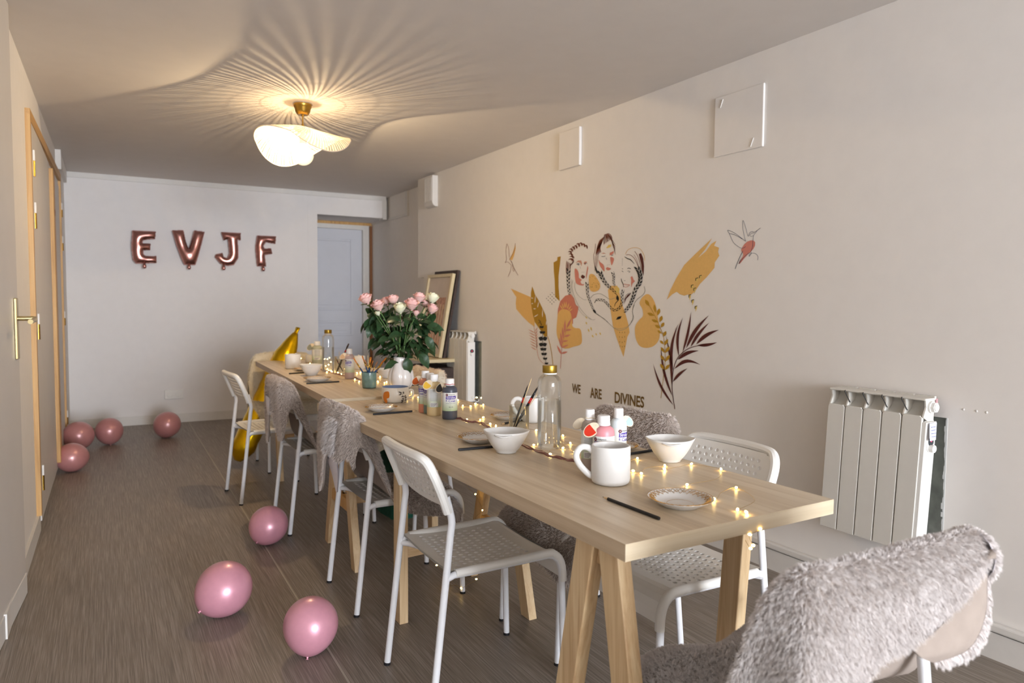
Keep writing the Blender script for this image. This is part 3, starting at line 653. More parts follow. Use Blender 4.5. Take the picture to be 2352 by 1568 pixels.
# its folded-back corner shows the pale underside
o = CH['c3']; q = MB()
G = interp_grid([[(-.270, .045, .635), (-.272, -.02, .63), (-.265, -.085, .63)], [(-.268, .045, .57), (-.268, -.005, .565), (-.262, -.07, .57)], [(-.252, .035, .50), (-.252, .0, .50), (-.250, -.04, .51)], [(-.240, .03, .435), (-.240, .02, .432), (-.240, .01, .438)]], 5, 5)
q.grid([list(map(tuple, r)) for r in G]); q.grid([list(map(tuple, r))[::-1] for r in G+np.array([.004, 0, 0])]); th3 = [x for x in C.objects if x.get('label', '').startswith('beige fur throw with folded')][0]
q.build('folded_corner', 'suede_lilac', th3, True)
Gf = interp_grid([[(-.268, .02, .745), (-.275, -.06, .755), (-.265, -.14, .75)], [(-.278, .045, .69), (-.286, -.03, .69), (-.278, -.12, .69)], [(-.276, .055, .625), (-.284, -.01, .612), (-.276, -.095, .62)]], 6, 6)
strands('fur', th3, Gf, -grid_normals(Gf)*np.sign((-grid_normals(Gf))[..., :1]*-1), 7000, .02, .00085, 'fur_pale', seed=33)
throw('c2', left_ctrl([.50, .50, .62, .45, .43]), 'beige fur throw on the second chair from the far end of the left row', 46000, .0105, .0007, 'fur_beige', 'suede_beige', 5)
G = interp_grid([[(-.282, .075, .70), (-.295, .03, .705), (-.285, -.02, .69)], [(-.284, .07, .65), (-.292, .03, .65), (-.285, -.01, .645)], [(-.28, .055, .60), (-.285, .03, .60), (-.282, .0, .60)]], 5, 5)
q = MB(); q.grid([list(map(tuple, r)) for r in G]); q.grid([list(map(tuple, r))[::-1] for r in G+np.array([.004, 0, 0])])
th2 = [x for x in C.objects if x.get('label', '').startswith('beige fur throw on the second')][0]; q.build('turned_lining', 'suede_lilac', th2, True)
r2c = [rowf(-.262, [-.21, -.1, 0, .1, .21], .42), rowf(-.272, [-.21, -.1, 0, .1, .21], .60), rowf(-.266, [-.21, -.1, 0, .1, .21], [.75, .768, .772, .768, .76]), rowf(-.235, [-.21, -.1, 0, .1, .21], [.785, .796, .80, .796, .792]),
       rowf(-.20, [-.215, -.1, 0, .1, .215], [.745, .765, .77, .768, .755]), rowf(-.15, [-.215, -.1, 0, .1, .215], .62), rowf(-.105, [-.22, -.1, 0, .1, .22], .48), rowf(.03, [-.23, -.1, 0, .1, .23], [.44, .455, .455, .455, .44]),
       rowf(.17, [-.24, -.1, 0, .1, .24], [.42, .458, .458, .458, .42]), rowf([.23, .25, .25, .25, .23], [-.22, -.1, 0, .1, .23], [.37, .40, .40, .40, .36]), rowf([.235, .25, .25, .25, .24], [-.20, -.1, 0, .1, .22], [.31, .33, .33, .33, .29])]
D11 = [.0, .06, .10, .11, .10, .05, .03, .03, .04, .02, .01]
r2w = wrap(r2c, D11, D11)
throw('r2', r2w, 'beige fur throw on the wall-side chair, its back showing behind the paint bottles', 60000, .0115, .0006, 'fur_beige', 'suede_beige', 7)
throw('r4', r2w, 'peach fur throw on the wall-side chair just behind the white vase', 18000, .012, .0011, 'fur_peach', 'suede_cream', 9)
hf = [rowf(-.262, [-.22, -.1, 0, .1, .22], .36), rowf(-.272, [-.22, -.1, 0, .1, .22], .60), rowf(-.266, [-.215, -.1, 0, .1, .215], [.75, .775, .78, .775, .75]), rowf(-.235, [-.2, -.1, 0, .1, .2], [.79, .81, .815, .81, .79]),
      rowf(-.195, [-.22, -.1, 0, .1, .22], [.73, .775, .78, .775, .73]), rowf(-.15, [-.225, -.1, 0, .1, .225], .62), rowf(-.105, [-.22, -.1, 0, .1, .22], .49), rowf(.03, [-.22, -.1, 0, .1, .22], .465), rowf(.17, [-.22, -.1, 0, .1, .22], .465), rowf(.245, [-.21, -.1, 0, .1, .21], .40)]
throw('head_far', wrap(hf, D11[:10], D11[:10]), 'cream sheepskin on the chair at the far head of the table', 14000, .012, .0012, 'fur_cream', 'suede_cream', 11)
ya = [-.192, -.11, 0, .11, .215]; yb_ = [-.20, -.12, 0, .12, .235]
hn = [rowf([-.268, -.272, -.275, -.275, -.262], [-.20, -.12, -.01, .11, .225], [.765, .70, .655, .615, .36]),
      rowf([-.272, -.280, -.282, -.280, -.268], [-.2, -.115, 0, .11, .235], [.78, .735, .71, .685, .50]),
      rowf([-.270, -.276, -.28, -.276, -.268], ya, [.78, .765, .76, .755, .70]),
      rowf([-.238, -.242, -.245, -.242, -.235], ya, [.815, .805, .80, .80, .775]),
      rowf([-.195, -.200, -.20, -.20, -.19], yb_, [.755, .775, .775, .77, .73]),
      rowf([-.165, -.155, -.155, -.15, -.14], [-.21, -.12, 0, .12, .255], [.62, .63, .63, .62, .56]),
      rowf([-.10, -.10, -.10, -.10, -.08], [-.23, -.12, 0, .12, .265], [.485, .49, .49, .485, .45]),
      rowf(.03, [-.235, -.12, 0, .12, .25], [.46, .463, .46, .465, .44]), rowf([.17, .16, .16, .165, .16], [-.235, -.12, 0, .12, .25], [.475, .462, .455, .47, .435]),
      rowf([.235, .235, .23, .24, .23], [-.215, -.11, 0, .12, .235], [.475, .43, .40, .43, .39]), rowf([.245, .25, .25, .26, .235], [-.20, -.1, 0, .11, .22], [.40, .36, .33, .37, .32])]
hn = [r+[e] for r, e in zip(hn, edge_col(1, [.232, .235, .235, .235, .24, .255, .265, .265, .262, .245, .235], [-.235, -.24, -.235, -.22, -.175, -.12, -.06, .03, .15, .215, .225], [.33, .40, .50, .57, .52, .45, .40, .39, .38, .36, .30]))]
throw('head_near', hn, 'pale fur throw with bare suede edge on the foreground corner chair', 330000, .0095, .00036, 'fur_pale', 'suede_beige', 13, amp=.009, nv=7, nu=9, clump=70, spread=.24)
# its right corner is turned over: smooth suede facing out with a furry edge
thn = [x for x in C.objects if x.get('label', '').startswith('pale fur throw with bare suede')][0]
G = interp_grid([[(-.262, -.165, .765), (-.272, -.125, .715), (-.276, -.06, .675), (-.272, .0, .655)], [(-.272, -.185, .745), (-.285, -.15, .69), (-.288, -.09, .645), (-.280, -.02, .635)], [(-.262, -.200, .738), (-.272, -.190, .675), (-.276, -.150, .625), (-.270, -.07, .612)]], 6, 8)
q = MB(); q.grid([list(map(tuple, r)) for r in G]); q.grid([list(map(tuple, r))[::-1] for r in G+np.array([.005, 0, 0])]); q.build('turned_corner', 'suede_beige', thn, True)
E_ = G[-3:]; Nn = np.zeros_like(E_); Nn[..., 0] = -.25; Nn[..., 1] = -.7; Nn[..., 2] = -.55; Nn /= np.linalg.norm(Nn, axis=2, keepdims=True)
Gc = np.array([[(-.232+.046*math.sin(ph)*math.cos(th), -.196-.034*math.cos(ph), .765+.046*math.sin(ph)*math.sin(th)) for th in np.linspace(0, 2*PI, 19)] for ph in np.linspace(PI*.5, .02, 9)])
q = MB(); q.grid([list(map(tuple, r)) for r in Gc]); q.build('rolled_end', 'suede_lilac', thn, True); Nc = Gc-np.array([-.232, -.18, .765]); Nc /= np.linalg.norm(Nc, axis=2, keepdims=True)
strands('fur_end', thn, Gc, Nc, 9000, .0095, .0004, 'fur_pale', seed=43, clump=70, spread=.24)
strands('fur_edge', thn, E_+Nn*.001, Nn, 9000, .012, .0005, 'fur_pale', seed=41, clump=60, spread=.3)
# ================================================================ balloons
def balloon_mat(name, c):
    m = mat(name, c, .34, var=.03, scale=5, coat=.4, spec=.6); b = m.node_tree.nodes['Principled BSDF']; b.inputs['Metallic'].default_value = .2; b.inputs['Coat Roughness'].default_value = .2
balloon_mat('pearl_pink', '#d495a4'); balloon_mat('pearl_rose', '#bd8280')
def make_balloon():
    t = thing('latex_balloon', 'x', 'balloon')
    mb = MB(); pr = []
    for k in range(25):
        a = PI*k/24; z = -math.cos(a); r = math.sin(a)
        f = 1.0 if z > 0 else 1-.10*(-z)**2
        pr.append((r*f, z*(1.04 if z > 0 else 1.13)))
    mb.lathe(pr, 40); b = mb.build('body', None, t, True)
    k = MB(); k.lathe([(.03, -1.10), (.05, -1.15), (.028, -1.17), (.055, -1.215), (.062, -1.222), (.02, -1.19)], 14); kn = k.build('knot', None, t, True)
    return t, b.data, kn.data
bal0, bme, kme = make_balloon()
BALL = [((180, 1001), 65, 62, 'pearl_rose', (70, 20), 'rose balloon pressed into the corner by the back wall'),
        ((165, 1051), 66, 61, 'pearl_rose', (85, -60), 'rose balloon touching the cupboard door on the floor'),
        ((251, 992), 58, 55, 'pearl_rose', (-20, 10), 'rose balloon by the baseboard, second from the corner'),
        ((384, 977), 58, 53, 'pearl_rose', (30, 40), 'rose balloon alone below the wall socket'),
        ((617, 1207), 86, 86, 'pearl_pink', (55, 130), 'pink balloon against the back legs of a fur-covered chair'),
        ((515, 1353), 122, 114, 'pearl_pink', (62, 115), 'pink balloon lying out on the open floor'),
        ((714, 1440), 123, 126, 'pearl_pink', (25, 150), 'pink balloon nearest the camera beside the floor seam')]
for k, ((px, py), w, hh, mm, (tilt, az), lab) in enumerate(BALL):
    r = .13
    for _ in range(25):
        q = ray(px, py); P = CP+q*((r*.985-H)/q[2]); r = .5*(r+(w/2)/pxm(P))
    o = bal0 if k == 0 else copy_tree(bal0)
    o.location = tuple(P); o.rotation_euler = (math.radians(tilt), 0, math.radians(az)); o.scale = (r, r, r*.98); o['label'] = lab; o['group'] = 'pink balloons on the floor'
    for ch in o.children:
        ch.data = ch.data.copy() if k else ch.data; ch.data.materials.clear(); ch.data.materials.append(MATS[mm])
    # rest it on the floor
    bpy.context.view_layer.update(); zmin = min((o.matrix_world@v.co).z for v in bme.vertices); o.location.z -= zmin-.001
    if k < 2: o.location.x += 0.0
# foil letters: outline filled on a fine grid and puffed up towards the middle
def foil(name, c, rough=.16):
    m = mat(name, c, rough, metal=1, var=.06, scale=30, bump=.35); return m
foil('rose_gold_foil', '#c08c84', .24); foil('gold_foil', '#efc61c', .28)
def inside(P, poly):
    x, y = P[..., 0], P[..., 1]; c = np.zeros(x.shape, bool); n = len(poly)
    for i in range(n):
        (x0, y0), (x1, y1) = poly[i], poly[(i+1) % n]
        cond = ((y0 > y) != (y1 > y)) & (x < (x1-x0)*(y-y0)/(y1-y0+1e-12)+x0); c ^= cond
    return c
def edist(P, poly):
    d = np.full(P.shape[:-1], 1e9); n = len(poly)
    for i in range(n):
        a, b = np.array(poly[i], float), np.array(poly[(i+1) % n], float); ab = b-a; t = np.clip(((P-a)@ab)/(ab@ab), 0, 1)
        d = np.minimum(d, np.linalg.norm(P-a-t[..., None]*ab, axis=-1))
    return d
def puff(name, poly, R, step, m, parent):
    poly = [tuple(map(float, p)) for p in poly]; A = np.array(poly); lo, hi = A.min(0)-step, A.max(0)+step
    xs, ys = np.arange(lo[0], hi[0], step), np.arange(lo[1], hi[1], step); P = np.stack(np.meshgrid(xs, ys, indexing='ij'), -1)
    ins = inside(P, poly); phi = np.zeros(ins.shape)
    # inflate like a membrane: relax a Poisson problem inside the outline, then take the root for round cross-sections
    for _ in range(900):
        e = np.pad(phi, 1); phi = (e[:-2, 1:-1]+e[2:, 1:-1]+e[1:-1, :-2]+e[1:-1, 2:]+step*step)/4*ins
    hgt = R*np.sqrt(2*phi); u = np.clip(edist(P, poly)/.02, 0, 1)
    hgt += (np.sin(P[..., 0]*420+P[..., 1]*130)*.0013+np.sin(P[..., 1]*390-P[..., 0]*90)*.0013)*(1-u)*ins
    idx = -np.ones(ins.shape, int); V = []; F = []
    e = np.pad(ins, 1); near = e[:-2, 1:-1] | e[2:, 1:-1] | e[1:-1, :-2] | e[1:-1, 2:] | ins
    for i, j in zip(*np.nonzero(near)):
        idx[i, j] = len(V)//2; h_ = hgt[i, j] if ins[i, j] else 0
        V += [(P[i, j, 0], -h_-.0008, P[i, j, 1]), (P[i, j, 0], h_+.0008, P[i, j, 1])]
    for i in range(ins.shape[0]-1):
        for j in range(ins.shape[1]-1):
            q = [idx[i, j], idx[i+1, j], idx[i+1, j+1], idx[i, j+1]]
            if min(q) >= 0 and (ins[i, j] or ins[i+1, j] or ins[i+1, j+1] or ins[i, j+1]): F += [tuple(2*k for k in q), tuple(2*k+1 for k in q[::-1])]
    return mesh(name, V, F, m, parent, True)
Z5 = (500, 280, 6.189)   # zoomed crop origin and scale used when reading the outlines
def zz(p): return (280+p[0]/6.189, 500+p[1]/6.189)
LET = {'E': ([(150, 180), (480, 195), (470, 300), (370, 305), (300, 320), (290, 365), (405, 370), (405, 455), (300, 460), (310, 520), (345, 545), (490, 545), (490, 640), (200, 650), (160, 600), (135, 420)], (322, 690), 'rose gold foil letter E balloon, first on the back wall'),
       'V': ([(715, 175), (875, 180), (905, 330), (950, 450), (990, 330), (1030, 180), (1175, 200), (1130, 380), (1080, 560), (1045, 670), (890, 670), (840, 560), (780, 400)], (955, 705), 'rose gold foil letter V balloon, between E and J'),
       'J': ([(1415, 205), (1690, 215), (1685, 320), (1640, 310), (1655, 450), (1650, 580), (1590, 670), (1500, 685), (1400, 650), (1325, 560), (1335, 520), (1430, 500), (1445, 560), (1500, 570), (1530, 500), (1510, 300), (1450, 320)], (1447, 715), 'rose gold foil letter J balloon, between V and F'),
       'F': ([(1925, 250), (2190, 265), (2180, 370), (2050, 345), (2010, 400), (2030, 440), (2120, 435), (2135, 510), (2030, 530), (2050, 690), (1925, 690), (1900, 420)], (2010, 730), 'rose gold foil letter F balloon, last of the four')}
for k, (pl, tail, lab) in LET.items():
    YW = 7.575; W3 = [ony(*zz(p), YW) for p in pl]; c = np.mean(W3, 0)
    t = thing('letter_balloon', lab, 'balloon', (c[0], c[1], c[2]), math.radians(-1.7), 'foil letter balloons on the back wall')
    puff('letter_body', [(p[0]-c[0], p[2]-c[2]) for p in W3], .80, .0042, 'rose_gold_foil', t)
    tp = ony(*zz(tail), YW-.01); MB().lathe([(0, -.022), (.014, -.018), (.018, 0), (.012, .018), (.008, .04), (0, .04)], 12, (tp[0]-c[0], -.02, tp[2]-c[2])).build('filling_tail', 'rose_gold_foil', t, True)
# long gold balloon leaning across the far chair
g0 = np.array([.800, 5.30, .06]); g1 = np.array([1.255, 5.47, .955]); gd = (g1-g0)/np.linalg.norm(g1-g0)
gb = thing('foil_balloon', 'long shiny gold foil balloon leaning beside the far end of the table', 'balloon', (g0[0], g0[1], 0))
pts = []; rad = []
for k in range(33):
    s = k/32; p = g0+(g1-g0)*s-np.array([g0[0], g0[1], 0]); pts.append(p)
    rad.append(.098*min(1, (s/.10+.12))**.6*min(1, ((1-s)/.22+.16))**.75*(1+.02*math.sin(s*70)))
mb = MB(); mb.tube(pts, rad, 28, True, .8); mb.build('body', 'gold_foil', gb, True)
e = g1-np.array([g0[0], g0[1], 0]); MB().tube([e-gd*.004, e+gd*.02, e+gd*.05], [.026, .022, .027], 10, True, .45).build('tail', 'gold_foil', gb, True)
# ================================================================ radiators on the right wall
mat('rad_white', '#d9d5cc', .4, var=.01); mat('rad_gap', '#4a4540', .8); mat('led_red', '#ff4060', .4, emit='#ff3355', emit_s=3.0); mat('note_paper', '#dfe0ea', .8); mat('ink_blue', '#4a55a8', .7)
mat('dark_window', '#33383c', .2); mat('black_wire', '#1b1b1c', .5); mat('sticker_pink', '#b58a8c', .7)
def make_radiator(loc, label, tilt=0, hooks=True, z0=0, z1=.565):
    # local frame: origin at the wall, y along the wall towards the far end, -x into the room
    t = thing('radiator', label, 'radiator', loc, 0, 'wall radiators')
    n, w = 5, .076; D = .105; zt = z1-.062
    for i in range(n):
        y0 = i*w; m = MB(); g = .0022; r = .008; sh = lambda z: tilt*(z1-z)
        pts = [(y0+g, z0), (y0+w-g, z0), (y0+w-g, zt-r), (y0+w-g-r, zt), (y0+g+r, zt), (y0+g, zt-r)]
        V = [(x, y+sh(z), z) for x in (-D, -D+.012) for y, z in pts]; k = len(pts)
        m.add(V, [tuple(range(k-1, -1, -1)), tuple(range(k, 2*k))]+[(q, (q+1) % k, k+(q+1) % k, k+q) for q in range(k)])
        m.build('fin_panel', 'rad_white', t, bevel=.0018)
    sh = lambda z: tilt*(z1-z)
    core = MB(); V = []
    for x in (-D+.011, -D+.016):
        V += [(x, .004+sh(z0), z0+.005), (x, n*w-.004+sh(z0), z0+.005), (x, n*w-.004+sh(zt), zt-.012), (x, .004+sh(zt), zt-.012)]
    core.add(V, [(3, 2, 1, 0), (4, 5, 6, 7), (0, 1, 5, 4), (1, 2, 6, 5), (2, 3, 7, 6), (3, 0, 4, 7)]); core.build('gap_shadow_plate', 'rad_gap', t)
    bd = MB(); V = []
    for x in (-D+.016, -.030):
        V += [(x, .002+sh(z0), z0), (x, n*w-.002+sh(z0), z0), (x, n*w-.002+sh(zt), zt-.02), (x, .002+sh(zt), zt-.02)]
    bd.add(V, [(3, 2, 1, 0), (4, 5, 6, 7), (0, 1, 5, 4), (1, 2, 6, 5), (2, 3, 7, 6), (3, 0, 4, 7)]); bd.build('body', 'rad_white', t)
    # outlet openings along the top: dividers, curved backs and the top ledge
    for i in range(n+1):
        y = min(max(i*w, .004), n*w-.004); m = MB()
        pr = [(-D+.002, zt-.005), (-D+.030, zt-.02), (-.04, zt-.02), (-.035, z1-.004), (-D+.012, z1-.004), (-D+.018, zt+.030)]; k = len(pr)
        V = [(x, y+s_, z) for s_ in (-.0028, .0028) for x, z in pr]
        m.add(V, [tuple(range(k)), tuple(range(2*k-1, k-1, -1))]+[(q, k+q, k+(q+1) % k, (q+1) % k) for q in range(k)]); m.build('divider', 'rad_white', t)
    for i in range(n):
        m = MB(); ys = (i*w+.003, (i+1)*w-.003); prof = [(-D+.004, zt-.004), (-D+.03, zt+.002), (-D+.052, zt+.018), (-D+.062, zt+.04), (-D+.064, z1-.006)]
        m.grid([[(x, y, z) for y in ys] for x, z in prof]); m.build('outlet_scoop', 'rad_white', t, True)
    MB().box((-D+.006, -.002, z1-.008), (-.03, n*w+.002, z1)).build('top_ledge', 'rad_white', t, bevel=.003)
    for i in range(n): MB().box((-.030, i*w+.006, z1-.02), (-.018, (i+1)*w-.006, z1+.004)).build('rear_tab', 'rad_white', t)
    if hooks:
        for i in range(n-1):
            y = (i+1)*w+.004; MB().tube(spline([(-D+.010, y+.004, z1-.002), (-D+.002, y+.003, z1-.008), (-D+.006, y-.002, z1-.022), (-D+.016, y-.012, zt+.012)], 5), .0017, 6).build('wire_hook', 'black_wire', t, True)
    # near end: header plug, control panel with dial, bottom plug
    def plug(z, x, r, par):
        m = MB(); 
        for (r_, n_, a, b) in ((r*1.12, 24, 0, -.006), (r, 6, -.006, -.018), (r*.7, 18, -.018, -.021)):
            V = [(x+r_*math.cos(2*PI*k/n_), y, z+r_*math.sin(2*PI*k/n_)) for y in (a, b) for k in range(n_)]
            m.add(V, [tuple(range(n_)), tuple(range(2*n_-1, n_-1, -1))]+[(q, n_+q, n_+(q+1) % n_, (q+1) % n_) for q in range(n_)])
        return m.build('end_plug', 'white_plastic', par, angle=30)
    plug(zt+.030, -.058, .019, t); p2 = plug(z0+.035, -.052, .017, t); p2.location.y = sh(z0)
    cp = MB(); V = []
    for y in (-.012, .003):
        V += [(-D+.004, y+sh(z0), z0+.002), (-.036, y+sh(z0), z0+.002), (-.036, y+sh(zt), zt-.022), (-D+.004, y+sh(zt), zt-.022)]
    cp.add(V, [(0, 1, 2, 3), (7, 6, 5, 4), (0, 4, 5, 1), (1, 5, 6, 2), (2, 6, 7, 3), (3, 7, 4, 0)]); c = cp.build('control_panel', 'white_plastic', t, bevel=.002)
    zk = zt-.105; yk = -.012+sh(zk)
    def disc(name, x, z, r, a, b, m_, par, n_=24, half=False, sz=1):
        m = MB(); V = [(x+r*math.cos(2*PI*k/n_), y, z+sz*r*math.sin(2*PI*k/n_)) for y in (a, b) for k in range(n_)]
        m.add(V, [tuple(range(n_)), tuple(range(2*n_-1, n_-1, -1))]+[(q, n_+q, n_+(q+1) % n_, (q+1) % n_) for q in range(n_)]); return m.build(name, m_, par, angle=30)
    disc('dial_surround', -.068, zk, .021, yk, yk-.003, 'white_plastic', c, sz=1.3); disc('display_window', -.066, zk+.012, .016, yk-.003, yk-.0045, 'dark_window', c); k_ = disc('dial', -.068, zk-.012, .0135, yk-.003, yk-.018, 'white_plastic', c)
    disc('indicator_light', -.066, zk+.014, .0022, yk-.0045, yk-.006, 'led_red', c, 10)
    return t
R1 = make_radiator((XR, 1.425, .305), 'white five-fin electric radiator at the near end with a note on its side', tilt=.045)
# handwritten note taped to the radiator's end panel
nt_ = thing('paper_note', 'small handwritten paper note taped to the side of the near radiator', 'note', (XR-.072, 1.4115, .305+.565-.062-.058))
G = [[(-.022+.044*j/4-.002*(i/6), -.0035-.004*(1-j/4)*(i/6)**2, .034-.062*i/6) for j in range(5)] for i in range(7)]
m = MB(); m.grid(G); m.grid([[(x, y+.0006, z) for x, y, z in r][::-1] for r in G]); m.build('sheet', 'note_paper', nt_, True)
for k in range(4):
    pts = [(-.015+.030*i/16+.001*k, -.0046-.001*(k/4), .020-.0115*k+.0016*math.sin(i*2.3+k*1.7)*(1 if i % 5 else 0)) for i in range(17)]
    MB().tube(pts, .0005, 4).build('handwriting', 'ink_blue', nt_)
MB().box((-.034, -.0025, .515), (-.022, .0005, .562)).build('sticker', 'sticker_pink', R1)
R2 = make_radiator((XR, 5.075, .40), 'white electric radiator farther along the wall behind the roses', tilt=.0, hooks=False)
MB().tube(spline([(XR-.05, 5.085, .42), (XR-.01, 5.06, .40), (XR+.02, 5.09, .45)], 6), .004, 8).build('power_lead', 'white_plastic', None, True)
pl = [o for o in C.objects if o.name.startswith('power_lead')][0]; pl.parent = R2; pl.matrix_parent_inverse = Matrix.Translation((-XR, -5.075, -.40))
# ================================================================ framed picture on a folding stool in the far right corner
mat('frame_pale', '#cdbd98', .4, var=.05); mat('art_paper', '#c9bcb0', .6, var=.04, scale=8); mat('art_print', '#b98f7c', .7, var=.35, scale=26); mat('dark_brown', '#3c2d26', .6, var=.2); mat('glass_pane', '#d8d5d0', .1)
YP = 5.45
fp = thing('framed_picture', 'pale wooden picture frame with pinkish print leaning against the right wall', 'picture', (2.44, 5.60, .735))
def fpt(a, z): # a along the wall (far = +), leaning back to the wall
    return np.array([.0+.125*z/.70, a, z])
def fbox(a0, a1, z0, z1, t0, t1):
    V = []
    for off in (t0, t1):
        for a, z in ((a0, z0), (a1, z0), (a1, z1), (a0, z1)): p = fpt(a, z); V.append((p[0]-off*.98, p[1], p[2]+off*.17))
    return MB().add(V, [(0, 1, 2, 3), (7, 6, 5, 4), (0, 4, 5, 1), (1, 5, 6, 2), (2, 6, 7, 3), (3, 7, 4, 0)])
A0, A1, Zt = -.20, .32, .705; fwid = .026
for (a0, a1, z0, z1) in ((A0, A0+fwid, 0, Zt), (A1-fwid, A1, 0, Zt), (A0+fwid, A1-fwid, 0, fwid), (A0+fwid, A1-fwid, Zt-fwid, Zt)): fbox(a0, a1, z0, z1, 0, .028).build('frame_rail', 'frame_pale', fp)
fbox(A0+.02, A1-.02, .02, Zt-.02, .002, .012).build('passe_partout', 'art_paper', fp)
fbox(A0+.09, A1-.09, .10, Zt-.20, .012, .0135).build('print', 'art_print', fp)
for k in range(5): fbox(A0+.11+.055*k, A0+.125+.055*k, .12, Zt-.26, .0135, .0142).build('print_stripe', 'frame_pale', fp)
bd_ = fbox(A0-.0, A1-.05, 0, .74, -.035, -.012).build('dark_board', 'dark_brown'); bd_.location = (2.44, 5.60, .735); tag(bd_, 'dark brown board standing behind the pale picture frame', 'board')
st = thing('folding_table', 'small folding stand with crossed pale legs under the picture frame', 'stand', (2.42, 5.60, 0))
MB().box((-.16, -.30, .705), (.14, .36, .733)).build('top', 'frame_pale', st, bevel=.003)
for (ya, yb2) in ((-.22, .26), (.26, -.22)):
    MB().bar((-.13, ya, .70), (-.13, yb2, .02), .02, .035, side=(1, 0, 0)).build('leg', 'frame_pale', st); MB().bar((.11, ya, .70), (.11, yb2, .02), .02, .035, side=(1, 0, 0)).build('leg', 'frame_pale', st)
MB().box((-.10, -.28, .0), (.13, .20, .66)).build('x', 'dark_brown')
o = [q for q in C.objects if q.name == 'x'][0]; o.name = 'storage_box'; o.data.name = 'storage_box'; o.location = (2.44, 5.60, 0); tag(o, 'dark brown box standing under the folding stand by the far radiator', 'box')
md = o.modifiers.new('bevel', 'BEVEL'); md.width = .006; md.segments = 2
# white stool and green bag under the table
mat('green_fabric', '#12503f', .8, var=.2, scale=25)
sb = thing('stool', 'low white metal stool tucked under the table beyond the trestle', 'stool', (1.50, 3.52, 0))
MB().lathe([(0, .42), (.13, .42), (.145, .428), (.145, .438), (.13, .445), (0, .445)], 28).build('seat', 'white_plastic', sb, angle=35)
for a, b in ((.12, -.12), (.12, .12), (-.12, -.12), (-.12, .12)): MB().tube([(a, b, 0), (a*.66, b*.66, .42)], .0105, 10).build('leg', 'white_metal', sb, angle=35)
bp = onx(893, 1090, 1.40)
bg = thing('tote_bag', 'dark green fabric bag standing on the floor under the table', 'bag', (1.42, 3.80, 0))
G = []
for i in range(9):
    z = .36*i/8; row = []
    for j in range(25):
        a = 2*PI*j/24; x = .075*math.copysign(abs(math.cos(a))**.5, math.cos(a))*(1-.35*i/8); y = .17*math.copysign(abs(math.sin(a))**.5, math.sin(a))*(1-.05*i/8); row.append((x+.006*math.sin(j*2+i), y, z))
    G.append(row)
m = MB(); m.grid(G); m.add([G[0][j] for j in range(24)], [tuple(range(23, -1, -1))]); m.build('body', 'green_fabric', bg, True)
for s in (-1, 1): MB().tube(spline([(s*.045, -.09, .33), (s*.05, -.08, .45), (s*.05, 0, .50), (s*.05, .08, .45), (s*.045, .09, .33)], 5), .008, 8, True, .5).build('handle', 'green_fabric', bg, True)
# ================================================================ things on the tables
def T(px, py, far=False): return onz(px, py, (ZFR if far else ZN)+.0004)
def text_verts(s, font_size=1.0, extrude=.0, bold=.0):
    cu = bpy.data.curves.new('lettering', 'FONT'); cu.body = s; cu.size = font_size; cu.align_x = 'CENTER'; cu.align_y = 'CENTER'; cu.extrude = extrude; cu.offset = bold; cu.resolution_u = 3
    o = bpy.data.objects.new('lettering', cu); C.objects.link(o); dg = bpy.context.evaluated_depsgraph_get(); dg.update()
    me = bpy.data.meshes.new_from_object(o.evaluated_get(dg)); V = [tuple(v.co) for v in me.vertices]; F = [tuple(p.vertices) for p in me.polygons]
    bpy.data.objects.remove(o); bpy.data.curves.remove(cu); bpy.data.meshes.remove(me); return V, F
def wrap_flat(name, V, F, r, az, z, m, parent):
    """flat outline (x, z in metres), sliced into narrow strips and laid on a cylinder of radius r around local z"""
    bm = bmesh.new(); vs = [bm.verts.new((float(x), 0, float(y))) for x, y in V]
    for f in F:
        try: bm.faces.new([vs[q] for q in f])
        except ValueError: pass
    xs = [v[0] for v in V]; x = min(xs)+r*.12
    while x < max(xs):
        bmesh.ops.bisect_plane(bm, geom=bm.verts[:]+bm.edges[:]+bm.faces[:], plane_co=(x, 0, 0), plane_no=(1, 0, 0)); x += r*.12
    for v in bm.verts: a = az+v.co.x/r; v.co = (r*math.cos(a), r*math.sin(a), z+v.co.z)
    me = bpy.data.meshes.new(name); bm.to_mesh(me); bm.free(); return link(name, me, m, parent)
def cyl_text(s, w, hgt, r, az, z, m, parent, name='lettering'):
    V, F = text_verts(s, bold=.012); xs = [v[0] for v in V]; ys = [v[1] for v in V]; sx = w/(max(xs)-min(xs)); sy = hgt/(max(ys)-min(ys)); cx, cy = (max(xs)+min(xs))/2, (max(ys)+min(ys))/2
    return wrap_flat(name, [((x-cx)*sx, (y-cy)*sy) for x, y, _ in V], F, r, az, z, m, parent)
def cyl_patch(pts, r, az, z, m, parent, name): return wrap_flat(name, pts, [tuple(range(len(pts)))], r, az, z, m, parent)
def cyl_band(r, z0, z1, a0, a1, m, parent, name, n=20):
    mb = MB(); mb.grid([[(r*math.cos(a0+(a1-a0)*j/n), r*math.sin(a0+(a1-a0)*j/n), z) for j in range(n+1)] for z in (z0, z1)]); return mb.build(name, m, parent, True)
def face_cam(P): return math.atan2(-P[1], -P[0])     # azimuth from a thing to the camera
CAMAZ = math.atan2(CR[1], CR[0])                     # direction of image right, on the ground
